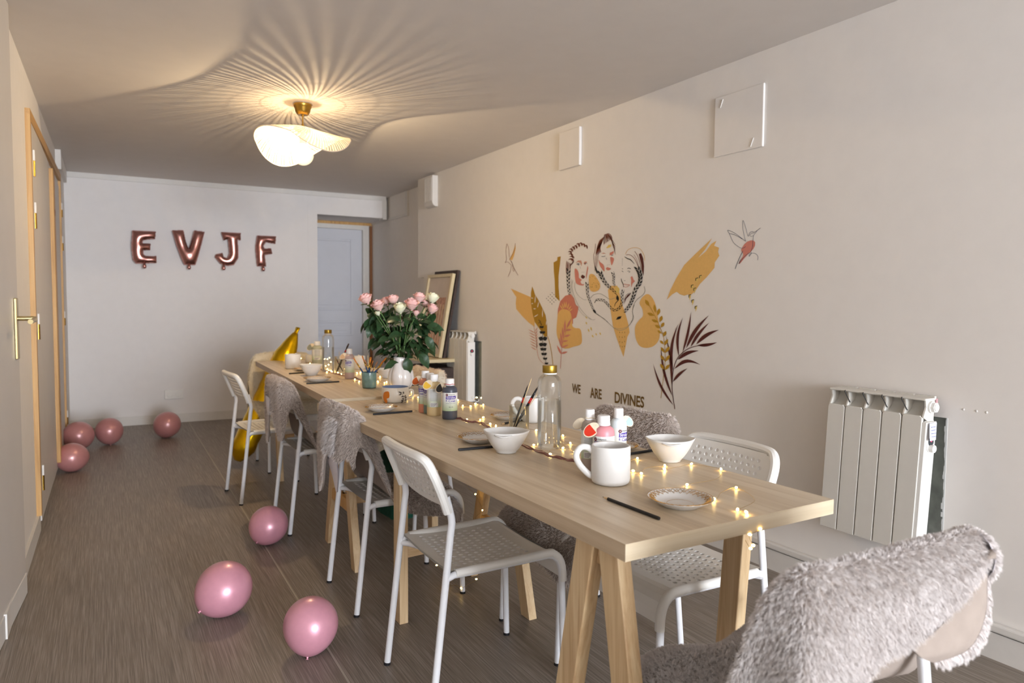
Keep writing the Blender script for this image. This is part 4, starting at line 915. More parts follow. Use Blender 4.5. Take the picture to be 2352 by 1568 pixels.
# ---- mugs
def mug(px, py, wpx, hm, label, far=False, handle=None, hsc=1.0):
    P = T(px, py, far); r = wpx/2/pxm(P); t = thing('mug', label, 'mug', P, 0, 'white bisque mugs')
    MB().lathe([(0, .0), (r*.84, 0), (r*.95, .004), (r, .012), (r*1.005, hm*.5), (r, hm-.003), (r-.002, hm), (r-.005, hm-.001), (r-.006, hm-.006), (r-.007, .012), (0, .008)], 48).build('body', 'ceramic', t, angle=50)
    if handle is not None:
        d = np.array([math.cos(handle), math.sin(handle)])
        pr = [(r-.004, hm*.82), (r+.010, hm*.93), (r+.026, hm*.93), (r+.037, hm*.78), (r+.036, hm*.60), (r+.024, hm*.40), (r+.006, hm*.22), (r-.004, hm*.17)]
        pr = [(r+(a-r)*hsc, z) for a, z in pr]
        MB().tube(spline([(d[0]*a, d[1]*a, z) for a, z in pr], 5), .0062, 12, True, 1.3).build('handle', 'ceramic', t, True)
    return t
mug(1402, 1108, 89, .096, 'white mug with big loop handle at the near corner of the table', handle=CAMAZ+PI)
mug(1224, 968, 50, .094, 'white mug behind the near glass bottle and the tumbler of brushes', handle=CAMAZ+PI+.1)
mug(673, 846, 35, .094, 'white mug near the far left corner of the farther table', True, handle=CAMAZ+PI/2)
mug(826, 848, 25, .088, 'white mug between the far paint bottle and the cup of brushes', True, handle=CAMAZ+PI/2+.3)
mug(712, 832, 20, .055, 'cream cup farthest away, behind the fairy lights', True)
# ---- bowls with pinched lips
def bowl(px, py, wpx, label, far=False, lip=0.0):
    P = T(px, py, far); R = wpx/2/pxm(P)*.94; hb = R*1.02; t = thing('bowl', label, 'bowl', P, 0, 'white bisque bowls with two lips')
    prof = [(.0, 0), (.42, 0), (.47, .02), (.47, .06), (.58, .18), (.74, .40), (.87, .65), (.96, .90), (.985, .985), (.955, 1.0), (.925, .97), (.90, .85), (.80, .58), (.62, .28), (.36, .12), (0, .09)]
    n = 64; V = []; F = []; k = len(prof)
    for a, z in prof:
        for j in range(n):
            th = 2*PI*j/n; c = max(0, math.cos(th-lip))**14+max(0, math.cos(th-lip+PI))**14; top = max(0, (z-.55)/.45)
            rr = a*(1+.10*c*top); V.append((R*rr*math.cos(th), R*rr*math.sin(th), hb*(z+.035*c*top*(1 if z > .8 else 0))))
    for i in range(k-1):
        for j in range(n): F.append((i*n+j, i*n+(j+1) % n, (i+1)*n+(j+1) % n, (i+1)*n+j))
    mesh('body', V, F, 'ceramic', t, True)
    for s in (0, PI):
        a = lip+PI/2+s; pts = []
        for q in range(13):
            f = -.42+.84*q/12; pts.append((R*(.965+.10*math.cos(f/.42*PI/2))*math.cos(a+f), R*(.965+.10*math.cos(f/.42*PI/2))*math.sin(a+f), hb*(.86+.06*abs(f)/.42)))
        MB().tube(pts, [R*.03+R*.035*math.cos((q-6)/6*PI/2) for q in range(13)], 8, True, .6).build('lip', 'ceramic', t, True)
    return t
bowl(1163, 1038, 106, 'white lipped bowl beside the near glass bottle', lip=CAMAZ+PI-.15)
bowl(1538, 1058, 111, 'white lipped bowl in front of the bare wall-side chair', lip=CAMAZ+PI-.15)
bowl(715, 862, 53, 'white lipped bowl on the left of the farther table', True, lip=CAMAZ+PI-.15)
bowl(886, 867, 44, 'white lipped bowl half hidden behind the vase', True, lip=CAMAZ+PI)
# ---- saucers with a gold zigzag rim
def saucer(px, py, wpx, label, far=False):
    P = T(px, py, far); R = wpx/2/pxm(P); hs = R*.27; t = thing('saucer', label, 'saucer', P, random.random()*6, 'gold rimmed saucers')
    prof = [(0, .05), (.48, .05), (.52, 0), (.56, 0), (.60, .12), (.78, .45), (.95, .85), (1.0, .99), (.985, 1.0), (.93, .90), (.76, .52), (.60, .28), (.52, .24), (0, .22)]
    n = 72; V = []; F = []; k = len(prof)
    for a, z in prof:
        for j in range(n): th = 2*PI*j/n; rr = a*(1+.012*math.cos(24*th)*max(0, (a-.8)/.2)); V.append((R*rr*math.cos(th), R*rr*math.sin(th), hs*z))
    for i in range(k-1):
        for j in range(n): F.append((i*n+j, i*n+(j+1) % n, (i+1)*n+(j+1) % n, (i+1)*n+j))
    mesh('dish', V, F, 'porcelain', t, True)
    pts = [(R*.994*math.cos(2*PI*j/72), R*.994*math.sin(2*PI*j/72), hs*1.0) for j in range(73)]; MB().tube(pts, R*.010, 6, False).build('gold_rim', 'gold_line', t, True)
    zf = lambda a: hs*(.24+(.90-.24)*max(0, (a-.55)/.38)**.95)
    for off, nn_, a0, a1 in ((0, 24, .74, .93), (.5, 24, .80, .94)):
        pts = []
        for j in range(nn_*2+1):
            a = a0 if j % 2 else a1; th = 2*PI*(j/2+off)/nn_; pts.append((R*a*math.cos(th), R*a*math.sin(th), zf(a)+R*.020))
        MB().tube(pts, R*.009, 4, False).build('gold_zigzag', 'gold_line', t)
    MB().tube([(R*.40*math.cos(2*PI*j/48), R*.40*math.sin(2*PI*j/48), hs*.235) for j in range(49)], R*.006, 4, False).build('gold_ring', 'gold_line', t)
    return t
saucer(1562, 1160, 150, 'gold zigzag saucer at the near corner of the table')
saucer(1101, 1014, 104, 'gold zigzag saucer half behind the near lipped bowl')
saucer(1425, 1032, 86, 'gold zigzag saucer between the paint bottles and the right-hand bowl')
saucer(1163, 961, 78, 'gold zigzag saucer behind the tumbler of brushes')
saucer(876, 943, 79, 'gold zigzag saucer in front of the painted cup')
saucer(729, 875, 64, 'gold zigzag saucer on the left of the farther table beside a pencil', True)
saucer(696, 851, 42, 'gold zigzag saucer between the far mug and the far bowl', True)
# ---- pencils
def pencil(p0, p1, label, far=False, tip=True, L=None):
    a, b = T(*p0, far), T(*p1, far); d = b-a; ln = np.linalg.norm(d); d /= ln; az = math.atan2(d[1], d[0]); ln = L or ln; r = .0039
    t = thing('pencil', label, 'pencil', (a[0], a[1], a[2]+r*.9), az, 'black pencils')
    m = MB(); n = 6; e = ln-(.020 if tip else 0)
    m.add([(x, r*math.cos(2*PI*k/n+PI/6), r*math.sin(2*PI*k/n+PI/6)) for x in (.0, e) for k in range(n)], [tuple(range(n)), tuple(range(2*n-1, n-1, -1))]+[(q, n+q, n+(q+1) % n, (q+1) % n) for q in range(n)]); m.build('barrel', 'pencil_black', t)
    if tip: MB().tube([(e, 0, 0), (ln-.005, 0, 0)], [r*.95, r*.3], 8).build('sharpened_wood', 'pencil_wood', t); MB().tube([(ln-.005, 0, 0), (ln, 0, 0)], [r*.3, .0003], 8).build('lead', 'pencil_black', t)
    return t
pencil((1514, 1194), (1384, 1144), 'black pencil lying at the near corner beside the big mug')
pencil((1053, 1035), (1175, 1024), 'black pencil tucked under the near lipped bowl')
pencil((1400, 1052), (1500, 1036), 'black pencil lying before the right-hand bowl', tip=False)
pencil((857, 953), (957, 945), 'black pencil in front of the painted cup')
pencil((1215, 962), (1150, 976), 'black pencil whose pale tip shows beside the tumbler')
pencil((704, 882), (787, 877), 'black pencil in front of the far saucer', True)
pencil((664, 859), (720, 855), 'black pencil beside the far lipped bowl', True)
pencil((940, 886), (985, 883), 'black pencil to the right of the vase', True, tip=False)
pencil((850, 858), (875, 855), 'short stretch of black pencil behind the cup of brushes', True, tip=False)
# ---- glass water bottles
glass('clear_glass', '#fbfcfb'); glass('water', '#fdfefe', .0)
def water_bottle(px, py, wpx, hpx, label, far=False, fill=.58):
    P = T(px, py, far); k = 1/pxm(P); R = wpx/2*k; h_ = hpx*k; t = thing('water_bottle', label, 'bottle', P, 0, 'glass bottles with gold caps')
    MB().lathe([(0, .004), (R*.5, .002), (R*.93, 0), (R*.985, .006), (R, .014), (R, h_*.76), (R*.985, h_*.80), (R*.90, h_*.845), (R*.72, h_*.875), (R*.56, h_*.888), (R*.54, h_*.90), (R*.54, h_*.93)], 48).build('glass_body', 'clear_glass', t, True)
    MB().lathe([(0, .007), (R*.88, .007), (R*.94, .012), (R*.94, h_*fill), (R*.92, h_*fill+.001), (0, h_*fill)], 40).build('water', 'water', t, angle=40)
    MB().lathe([(R*.57, h_*.895), (R*.60, h_*.905), (R*.57, h_*.915)], 32).build('neck_ring', 'white_plastic', t, True)
    MB().lathe([(0, h_*.912), (R*.60, h_*.912), (R*.61, h_*.915), (R*.61, h_*.996), (R*.60, h_), (0, h_)], 40).build('cap', 'gold_cap', t, angle=40)
    # fine wire of the lights is wound inside, seen as a thin gold line
    return t
water_bottle(1261, 1028, 55, 190, 'tall glass water bottle with gold cap in the middle of the near table')
water_bottle(754, 853, 27, 96, 'glass water bottle with gold cap on the farther table', True)
# ---- glaze bottles
mat('label_white', '#e9e6e4', .5); mat('label_purple', '#4b35a0', .5); mat('label_print', '#9aa0a6', .6); mat('label_dark', '#2c2a30', .6); mat('cap_white', '#eeecea', .4); mat('tag_clay', '#dfcfb4', .6); mat('red_band', '#c0303a', .5); mat('label_plum', '#6a2f3c', .5)
def label_gradient():
    m = bpy.data.materials.new('label_green'); m.use_nodes = True; nt = m.node_tree; N = nt.nodes; b = N['Principled BSDF']; L = nt.links.new
    tc = N.new('ShaderNodeTexCoord'); sp = N.new('ShaderNodeSeparateXYZ'); L(tc.outputs['Object'], sp.inputs[0]); mr = N.new('ShaderNodeMapRange'); mr.inputs[1].default_value = .035; mr.inputs[2].default_value = .075; L(sp.outputs[2], mr.inputs[0])
    cr = N.new('ShaderNodeValToRGB'); cr.color_ramp.elements[0].color = srgb('#b5c79c')+(1,); cr.color_ramp.elements[1].color = srgb('#e6e6e2')+(1,); L(mr.outputs[0], cr.inputs[0]); L(cr.outputs[0], b.inputs['Base Color']); b.inputs['Roughness'].default_value = .5; MATS['label_green'] = m
label_gradient()
def glaze_bottle(px, py, wpx, hpx, col, label, far=False, turn=0.0, tagc=None, tag_dir=0.0, band=None, back=False, code=None):
    P = T(px, py, far); k = 1/pxm(P); R = wpx/2*k; h_ = hpx*k*.97; t = thing('glaze_bottle', label, 'bottle', P, face_cam(P)+turn, 'glaze bottles')
    nm = 'glaze_'+col[1:]
    if nm not in MATS: mat(nm, col, .35, var=.02)
    MB().lathe([(0, 0), (R*.92, 0), (R*.99, .003), (R, .010), (R, h_*.70), (R*.97, h_*.745), (R*.86, h_*.785), (R*.66, h_*.815), (R*.5, h_*.825), (R*.5, h_*.86)], 32).build('body', nm, t, angle=45)
    c = MB().lathe([(R*.54, h_*.83), (R*.60, h_*.835), (R*.60, h_*.865), (R*.56, h_*.872), (R*.58, h_*.875), (R*.57, h_*.985), (R*.52, h_), (0, h_)], 28).build('cap', 'cap_white', t, angle=40)
    if band: MB().tube([(R*.61*math.cos(2*PI*j/24), R*.61*math.sin(2*PI*j/24), h_*.865+.0012*math.sin(j)) for j in range(25)], .0012, 6, False).build('rubber_band', band, c)
    rl = R*1.012; lb = cyl_band(rl, h_*.215, h_*.665, 0, 2*PI, 'label_green', t, 'label', 32); rr = rl+.0004
    W_ = R*1.35
    if not back:
        z = h_*.615; cyl_text('mayco', W_*.62, h_*.028, rr, .12*0+W_*.08/rr, z, 'label_dark', lb)
        for q in range(6): a = 2*PI*q/6; cyl_patch([(.0022*math.cos(2*PI*j/8)+.0032*math.cos(a), .0022*math.sin(2*PI*j/8)+.0032*math.sin(a)) for j in range(8)], rr, -W_*.40/rr, z, 'label_plum', lb, 'flower_logo')
        z = h_*.545; cyl_patch([(-W_*.52, -h_*.038), (-W_*.49, h_*.036), (W_*.52, h_*.045), (W_*.54, -h_*.012), (W_*.42, -h_*.036)], rr, 0, z, 'label_purple', lb, 'purple_flash')
        cyl_text('Stroke', W_*.86, h_*.055, rr+.0004, 0, z+.001, 'label_white', lb); cyl_text('&', W_*.15, h_*.04, rr, -W_*.44/rr, h_*.475, 'label_purple', lb); cyl_text('Coat', W_*.72, h_*.06, rr, W_*.12/rr, h_*.468, 'label_purple', lb)
        [cyl_patch([(x0*W_, -.0007), (x1*W_, -.0007), (x1*W_, .0007), (x0*W_, .0007)], rr, 0, h_*.405, 'label_print', lb, 'print_line') for x0, x1 in ((-.5, -.12), (-.08, .12), (.16, .5))]
        if code: cyl_text(code, W_*.38, h_*.028, rr, 0, h_*.315, 'label_dark', lb)
    else:
        for q in range(16): cyl_patch([(-W_*.42, -.0005), (W_*(.42-.1*random.random()), -.0005), (W_*(.42-.1*random.random()), .0005), (-W_*.42, .0005)], rr, 0, h_*(.64-.0175*q), 'label_print', lb, 'text_line')
        cyl_patch([(-W_*.44, 0), (W_*.44, 0), (W_*.44, h_*.10), (-W_*.44, h_*.10)], rr+.0003, 0, h_*.225, 'label_white', lb, 'price_sticker')
        for q in range(4): cyl_patch([(-W_*.38, -.0006), (W_*(.30-.08*q), -.0006), (W_*(.30-.08*q), .0006), (-W_*.38, .0006)], rr+.0006, 0, h_*(.305-.02*q), 'label_dark', lb, 'sticker_line')
    if tagc:
        td = tag_dir-(face_cam(P)+turn); cx = np.array([math.cos(td), math.sin(td), 0]); tn_ = 'swatch_'+tagc[1:]
        if tn_ not in MATS: mat(tn_, tagc, .25)
        ctr = cx*R*1.25+np.array([0, 0, h_*.76]); up = np.array([0, 0, 1.]); ax = cx*.72+up*-.55; ax /= np.linalg.norm(ax); fr_ = np.array([math.cos(-turn), math.sin(-turn), 0])*.8+up*.5; fr_ -= ax*(fr_@ax); fr_ /= np.linalg.norm(fr_); sd = np.cross(fr_, ax)
        def disc(s, o0, o1, a0=0, a1=2*PI, sh=0):
            n = 24; m = MB(); P2 = [(s*R*.85*math.cos(a0+(a1-a0)*j/n), s*R*.58*math.sin(a0+(a1-a0)*j/n)) for j in range(n)]
            V = [ctr+ax*(a+sh)+sd*b+fr_*o for o in (o0, o1) for a, b in P2]; m.add(V, [tuple(range(n-1, -1, -1)), tuple(range(n, 2*n))]+[(q, (q+1) % n, n+(q+1) % n, n+q) for q in range(n)]); return m
        tg = disc(1, -.002, .002).build('glaze_tag', 'tag_clay', t, angle=35); disc(.86, .002, .0028, -PI*.62, PI*.62, R*.02).build('glaze_swatch', tn_, tg)
        MB().tube([ctr-ax*R*.6+fr_*.003, cx*R*.62+up*h_*.85], .0008, 5).build('tag_string', band or 'tag_clay', tg)
    return t
L_ = CAMAZ+PI; Rr = CAMAZ
glaze_bottle(1033, 961, 35, 95, '#4a4d57', 'dark grey glaze bottle with red band and front label showing', tagc='#2a2622', tag_dir=L_-.3, band='red_band', turn=.15, code='SC-15')
glaze_bottle(997, 953, 33, 97, '#d7bd8c', 'cream glaze bottle with its text side showing and a yellow tag', back=True, tagc='#e3b542', tag_dir=L_+.9)
glaze_bottle(977, 946, 31, 98, '#d99072', 'salmon glaze bottle at the back left of the middle group', tagc='#c0571c', tag_dir=L_, turn=-.9)
glaze_bottle(988, 948, 30, 95, '#7d8f86', 'grey green glaze bottle squeezed behind the cream one', turn=-.7)
glaze_bottle(1353, 1080, 38, 146, '#b7a89c', 'taupe glaze bottle at the left of the near group, back label showing', back=True, tagc='#d9cbb3', tag_dir=L_-.15, band='tag_clay', turn=-.1)
glaze_bottle(1385, 1088, 50, 140, '#d98f95', 'pink glaze bottle standing behind the big mug', tagc='#c8321e', tag_dir=L_+.35, turn=-.25)
glaze_bottle(1419, 1066, 38, 134, '#dfe6e8', 'pale blue glaze bottle at the right of the near group', tagc='#a9c6d0', tag_dir=Rr+.15+PI*.06, turn=.75)
glaze_bottle(803, 869, 22, 70, '#b9a19a', 'mauve glaze bottle standing left of the cup of brushes', True, turn=-.3, tagc='#cfa982', tag_dir=L_+.4)
glaze_bottle(729, 837, 24, 55, '#a9ab98', 'grey glaze bottle left of the far water bottle, back label showing', True, back=True, tagc='#8d9184', tag_dir=L_)
# ---- painted cup
mat('cup_cream', '#ddd3c2', .3, var=.05, scale=18); mat('cup_blue', '#7488ad', .3); mat('paint_orange', '#c8701f', .35, var=.1); mat('paint_brown', '#33211a', .4)
P = T(908, 922); k = 1/pxm(P); R = 31*k; hc = R*1.12; pc = thing('painted_cup', 'cream cup painted with an orange blob and dark leaves, blue inside', 'cup', P, face_cam(P))
MB().lathe([(0, 0), (R*.80, 0), (R*.93, .006), (R*.99, .02), (R, hc*.5), (R*.985, hc-.002), (R*.96, hc)], 48).build('body', 'cup_cream', pc, angle=50)
MB().lathe([(R*.96, hc), (R*.92, hc-.002), (R*.91, hc*.5), (R*.85, .012), (0, .008)], 48).build('blue_glaze_inside', 'cup_blue', pc, angle=60)
zp = lambda x, y: ((x-515)/275*R, (1280-y)/340*hc)      # from the enlarged view of the cup
blob = [zp(*p) for p in spline([(300, 1040), (350, 1015), (390, 1030), (400, 1110), (385, 1160), (345, 1180), (360, 1240), (345, 1275), (310, 1260), (275, 1170), (280, 1090)], 4, True)]
cyl_patch([(R*math.asin(max(-1, min(1, x/R))), z) for x, z in blob], R*1.004, 0, 0, 'paint_orange', pc, 'orange_blob')
st_ = [zp(*p) for p in [(575, 1020), (660, 1090), (700, 1170), (690, 1230), (640, 1265)]]
def leaf2d(p0, p1, w, n=8):
    p0, p1 = np.array(p0, float), np.array(p1, float); d = p1-p0; nr = np.array([-d[1], d[0]]); nr /= np.linalg.norm(nr)
    s = [p0+d*(i/n)+nr*w*math.sin(PI*(i/n)**.8) for i in range(n+1)]; q = [p0+d*(i/n)-nr*w*math.sin(PI*(i/n)**.8) for i in range(n-1, 0, -1)]; return s+q
for a, b in (((575, 1020), (660, 1060)), ((640, 1070), (580, 1100)), ((680, 1080), (675, 1015)), ((690, 1130), (625, 1140)), ((700, 1160), (720, 1100)), ((690, 1190), (640, 1180)), ((705, 1190), (745, 1140)), ((680, 1230), (625, 1215)), ((700, 1235), (740, 1195)), ((670, 1250), (620, 1262))):
    cyl_patch([(R*math.asin(max(-1, min(1, x/R))), z) for x, z in leaf2d(zp(*a), zp(*b), R*.045)], R*1.004, 0, 0, 'paint_brown', pc, 'painted_leaf')
MB().tube([(R*1.003*math.cos(x/R), R*1.003*math.sin(x/R), z) for x, z in st_], .0007, 5).build('painted_stem', 'paint_brown', pc)
a = PI/2*.95; MB().tube(spline([(R*math.cos(a), R*math.sin(a), hc*.8), (1.25*R*math.cos(a), 1.25*R*math.sin(a), hc*.75), (1.28*R*math.cos(a), 1.28*R*math.sin(a), hc*.4), (R*math.cos(a), R*math.sin(a), hc*.25)], 5), .005, 8).build('handle', 'cup_cream', pc, True)
# ---- brush holders and brushes
glass('ribbed_glass', '#f7f8f6', .03); mat('cup_teal', '#6f8f88', .15, var=.35, scale=18, spec=.8, coat=.6); mat('brush_black', '#1a1a1c', .3); mat('brush_red', '#b02418', .35); mat('brush_blue', '#1f4a7c', .3); mat('brush_gold', '#c79a3c', .3, metal=.8); mat('bristle_orange', '#c4711c', .7); mat('bristle_dark', '#3a2a22', .8); mat('stick_wood', '#d9bd8b', .6)
def tumbler(px, py, wpx, hpx, label, far=False, ribs=18, m='ribbed_glass', base=None):
    P = T(px, py, far); k = 1/pxm(P); R = wpx/2*k; h_ = hpx*k; t = thing('tumbler', label, 'glass', P); n = ribs*4
    V = []; F = []; prof = [(0, .004), (.86, .003), (.90, 0), (.93, .006), (.97, .02), (1.0, h_*.98), (.995, h_), (.95, h_*.985), (.92, .02), (.85, .012), (0, .010)]
    for a, z in prof:
        for j in range(n): th = 2*PI*j/n; rr = a*R*(1+(.018*math.cos(ribs*th) if .005 < z < h_*.9 else 0)); V.append((rr*math.cos(th), rr*math.sin(th), z))
    for i in range(len(prof)-1):
        for j in range(n): F.append((i*n+j, i*n+(j+1) % n, (i+1)*n+(j+1) % n, (i+1)*n+j))
    mesh('glass_wall', V, F, m, t, True); return t, P, R, h_
def brush(P, R, h_, tip, label, kind, group, off=0.0, rad=.0032):
    """stands in a holder: foot on the holder's floor, tip at the given point"""
    tip = np.array(tip); d0 = tip-np.array([P[0], P[1], P[2]+h_]); hd = d0[:2]/max(np.linalg.norm(d0[:2]), 1e-6)
    s = min(R*.72, np.linalg.norm(d0[:2])*h_/max(d0[2], .02)); foot = np.array([P[0]-hd[0]*s*.8+off*.3*R*math.cos(off*9), P[1]-hd[1]*s*.8+off*.3*R*math.sin(off*9), P[2]+.013])
    L = np.linalg.norm(tip-foot); d = (tip-foot)/L; t = thing('paintbrush', label, 'brush', foot, 0, group)
    pt = lambda f: d*L*f
    if kind == 'blue':
        MB().tube([pt(0), pt(.3), pt(.62)], [rad*.6, rad*1.1, rad*.95], 8).build('handle', 'brush_blue', t, True); MB().tube([pt(.62), pt(.80)], [rad*.95, rad*1.0], 8).build('ferrule', 'brush_gold', t, True); MB().tube([pt(.80), pt(.92), pt(1)], [rad*1.0, rad*1.5, rad*1.2], 8, True, .5).build('bristles', 'bristle_orange', t, True)
    elif kind == 'black':
        MB().tube([pt(0), pt(.35), pt(.58)], [rad*.6, rad*1.15, rad*1.0], 8).build('handle', 'brush_black', t, True); MB().tube([pt(.58), pt(.70)], [rad*1.0, rad*1.0], 8).build('red_band', 'brush_red', t, True); MB().tube([pt(.70), pt(.90)], [rad*1.0, rad*.75], 8).build('ferrule', 'brush_black', t, True); MB().tube([pt(.90), pt(1)], [rad*.7, rad*.1], 8).build('bristles', 'bristle_dark', t, True)
    elif kind == 'fan':
        MB().tube([pt(0), pt(.45), pt(.70)], [rad*.6, rad*1.1, rad*.9], 8).build('handle', 'brush_black', t, True); MB().tube([pt(.70), pt(.76)], [rad*1.0, rad*1.1], 8).build('red_band', 'brush_red', t, True); MB().tube([pt(.76), pt(.90), pt(1)], [rad*1.3, rad*2.2, rad*1.5], 8, True, .5).build('bristles', 'bristle_dark', t, True)
    else:
        MB().tube([pt(0), pt(.95), pt(1)], [rad*.5, rad*.5, rad*.2], 7).build('stick', 'stick_wood', t, True)
    return t
t_, P, R, h_ = tumbler(1192, 992, 47, 62, 'clear ribbed tumbler of brushes beside the near bowl')
D = depth(P); gN = 'brushes in the near tumbler'
for (q, kd, lab, rd, dd) in (((1213, 882), 'black', 'slim black brush with red band standing straightest in the near tumbler', .0030, 0), ((1238, 884), 'black', 'thick black brush with red band leaning right in the near tumbler', .0048, .01), ((1221, 868), 'stick', 'tall pale wooden stick in the near tumbler', .0028, .02), ((1234, 905), 'stick', 'pale wooden stick along the thick brush in the near tumbler', .0026, .0)):
    brush(P, R, h_, atd(*q, D+dd), lab, kd, gN, off=random.random(), rad=rd)
t_, P, R, h_ = tumbler(848, 890, 34, 36, 'ribbed teal glass cup of blue brushes next to the vase', True, ribs=10, m='cup_teal')
D = depth(P)
for i, (q, kd, rd, lab) in enumerate((((812, 822), 'blue', .0038, 'blue handled brush leaning far left in the teal cup'), ((832, 817), 'blue', .0034, 'blue handled brush second from the left in the teal cup'), ((838, 826), 'blue', .0026, 'short blue brush behind the left ones in the teal cup'), ((845, 815), 'stick', .0030, 'pale stick standing upright in the teal cup'), ((851, 820), 'blue', .0046, 'broad blue brush in the middle of the teal cup'), ((857, 828), 'blue', .0022, 'thin blue brush right of the middle in the teal cup'), ((867, 830), 'blue', .0022, 'thin blue brush leaning slightly right in the teal cup'), ((887, 821), 'blue', .0052, 'broad orange tipped brush leaning far right in the teal cup'), ((879, 829), 'blue', .003, 'blue brush beside the broad one leaning right in the teal cup'))):
    brush(P, R, h_, atd(*q, D+.012*math.sin(i*2.1)), lab, kd, 'brushes in the teal cup', off=random.random(), rad=rd)
t_, P, R, h_ = tumbler(782, 858, 27, 40, 'clear tumbler of dark brushes behind the mauve glaze bottle', True)
D = depth(P)
for i, (q, kd, rd, lab) in enumerate((((801, 789), 'fan', .0046, 'tall dark brush with red collar leaning right in the far tumbler'), ((790, 818), 'fan', .0040, 'shorter dark brush in the far tumbler'), ((772, 824), 'fan', .0034, 'round tipped dark brush leaning left in the far tumbler'), ((779, 806), 'stick', .0024, 'thin pale stick in the far tumbler'))):
    brush(P, R, h_, atd(*q, D+.01*i), lab, kd, 'brushes in the far tumbler', off=random.random(), rad=rd)
# ---- ribbon lying along the tables
mat('ribbon_rose', '#8c5a52', .35, var=.1)
def ribbon(pts, far, label, w=.009):
    Q = [T(*p, far) for p in pts]; S_ = spline(Q, 8); G = []
    for i, p in enumerate(S_):
        d = S_[min(i+1, len(S_)-1)]-S_[max(i-1, 0)]; d /= np.linalg.norm(d); n = np.array([-d[1], d[0], 0]); tw = math.sin(i*.45); up = .004+.004*math.sin(i*.31)**2
        G.append([p+n*w/2*abs(tw)+np.array([0, 0, up+w/3*(1-abs(tw))]), p-n*w/2*abs(tw)+np.array([0, 0, .0012])])
    m = MB(); m.grid(G); o = m.build('ribbon', 'ribbon_rose', None, True); md = o.modifiers.new('solid', 'SOLIDIFY'); md.thickness = .0006; tag(o, label, 'ribbon', 'rose ribbons'); return o
ribbon([(1046, 962), (1060, 964), (1072, 969), (1085, 971), (1100, 972), (1115, 979), (1126, 986), (1150, 1002), (1205, 1027), (1230, 1036), (1262, 1049), (1290, 1055), (1310, 1060), (1333, 1064)], False, 'thin rose ribbon curling across the near table past the bottle')
ribbon([(700, 838), (712, 842), (725, 846), (745, 852), (766, 858), (790, 864), (815, 868), (830, 874)], True, 'thin rose ribbon lying among the lights on the farther table')
# ---- fairy lights
mat('led_warm', '#fff0c0', .4, emit='#ffd27a', emit_s=26); mat('wire_gold', '#b99a64', .35, metal=.8)
led_me = None
def led(parent, p, d):
    global led_me
    if led_me is None:
        o = MB().sphere((0, 0, 0), .0030, 10, 8, (1, 1, 1.5)).build('led_bulb', 'led_warm', parent, True); led_me = o.data
    else: o = bpy.data.objects.new('led_bulb', led_me); C.objects.link(o); o.parent = parent
    o.location = tuple(p); o.rotation_euler = Vector(tuple(d)).to_track_quat('Z', 'Y').to_euler(); return o
def lights(label, chains, base):
    t = thing('fairy_lights', label, 'string lights', base, 0, 'strings of fairy lights'); B = np.array(base)
    for pts, mode in chains:
        Q = []
        for p in pts:
            if mode == 'n': q = T(p[0], p[1]); q[2] += .004+(p[2] if len(p) > 2 else 0)
            elif mode == 'f': q = T(p[0], p[1], True); q[2] += .004+(p[2] if len(p) > 2 else 0)
            else: q = np.array(p[:3], float)
            Q.append(q-B)
        S_ = []
        for a, b in zip(Q[:-1], Q[1:]):
            L = np.linalg.norm(b-a); n = np.array([-(b-a)[1], (b-a)[0], 0]); n /= max(np.linalg.norm(n), 1e-6)
            S_ += [a, a+(b-a)*.5+n*L*random.uniform(-.25, .25)]
        S_.append(Q[-1]); S_ = spline(S_, 6)
        if len(S_) > 2: MB().tube(S_, .00055, 5).build('wire', 'wire_gold', t)
        for i, q in enumerate(Q):
            if len(pts[i]) > 3 and mode != 'w' or (mode == 'w' and len(pts[i]) > 3 and not pts[i][3]): continue
            led(t, q+np.array([0, 0, .001]), np.array([random.gauss(0, 1), random.gauss(0, 1), .4]))
    return t
hp_ = lambda x, y, Y: tuple(ony(x, y, Y))
FE = T(1716, 1181); YE = FE[1]-.006
lights('fairy lights strewn over the near table and hanging off its end', [
    ([(1052, 921), (1063, 934), (1081, 935), (1092, 929), (1095, 922, .014), (1105, 924, .016), (1110, 932), (1110, 961), (1103, 967), (1072, 966), (1126, 976), (1139, 981), (1232, 991), (1226, 1025), (1264, 1046), (1293, 1032), (1310, 1021), (1293, 1003), (1320, 1042), (1345, 1050), (1392, 1062), (1464, 1056), (1454, 1085), (1473, 1091), (1527, 1073), (1526, 1081), (1588, 1069), (1656, 1081), (1578, 1117), (1640, 1150), (1691, 1124), (1694, 1175), (1714, 1181)], 'n'),
    ([hp_(1716, 1184, YE), hp_(1722, 1196, YE-.004)+(0,), hp_(1746, 1215, YE-.012), hp_(1722, 1228, YE-.012), hp_(1730, 1253, YE-.012), hp_(1724, 1260, YE-.012), hp_(1712, 1240, YE-.01)+(0,)], 'w'),
    ([tuple(onx(1060, 1085, 1.34))+(0,), tuple(onx(1071, 1105, 1.34)), tuple(onx(1092, 1135, 1.34)), tuple(onx(1108, 1172, 1.34)), tuple(onx(1095, 1198, 1.34)), tuple(onx(1085, 1230, 1.34))+(0,), tuple(onx(1110, 1280, 1.30))+(0,), tuple(onx(1094, 1330, 1.28)), tuple(onx(1059, 1351, 1.25)), tuple(onx(1026, 1342, 1.22)), tuple(onx(1003, 1298, 1.20))], 'w')], (1.1, 2.0, ZN))
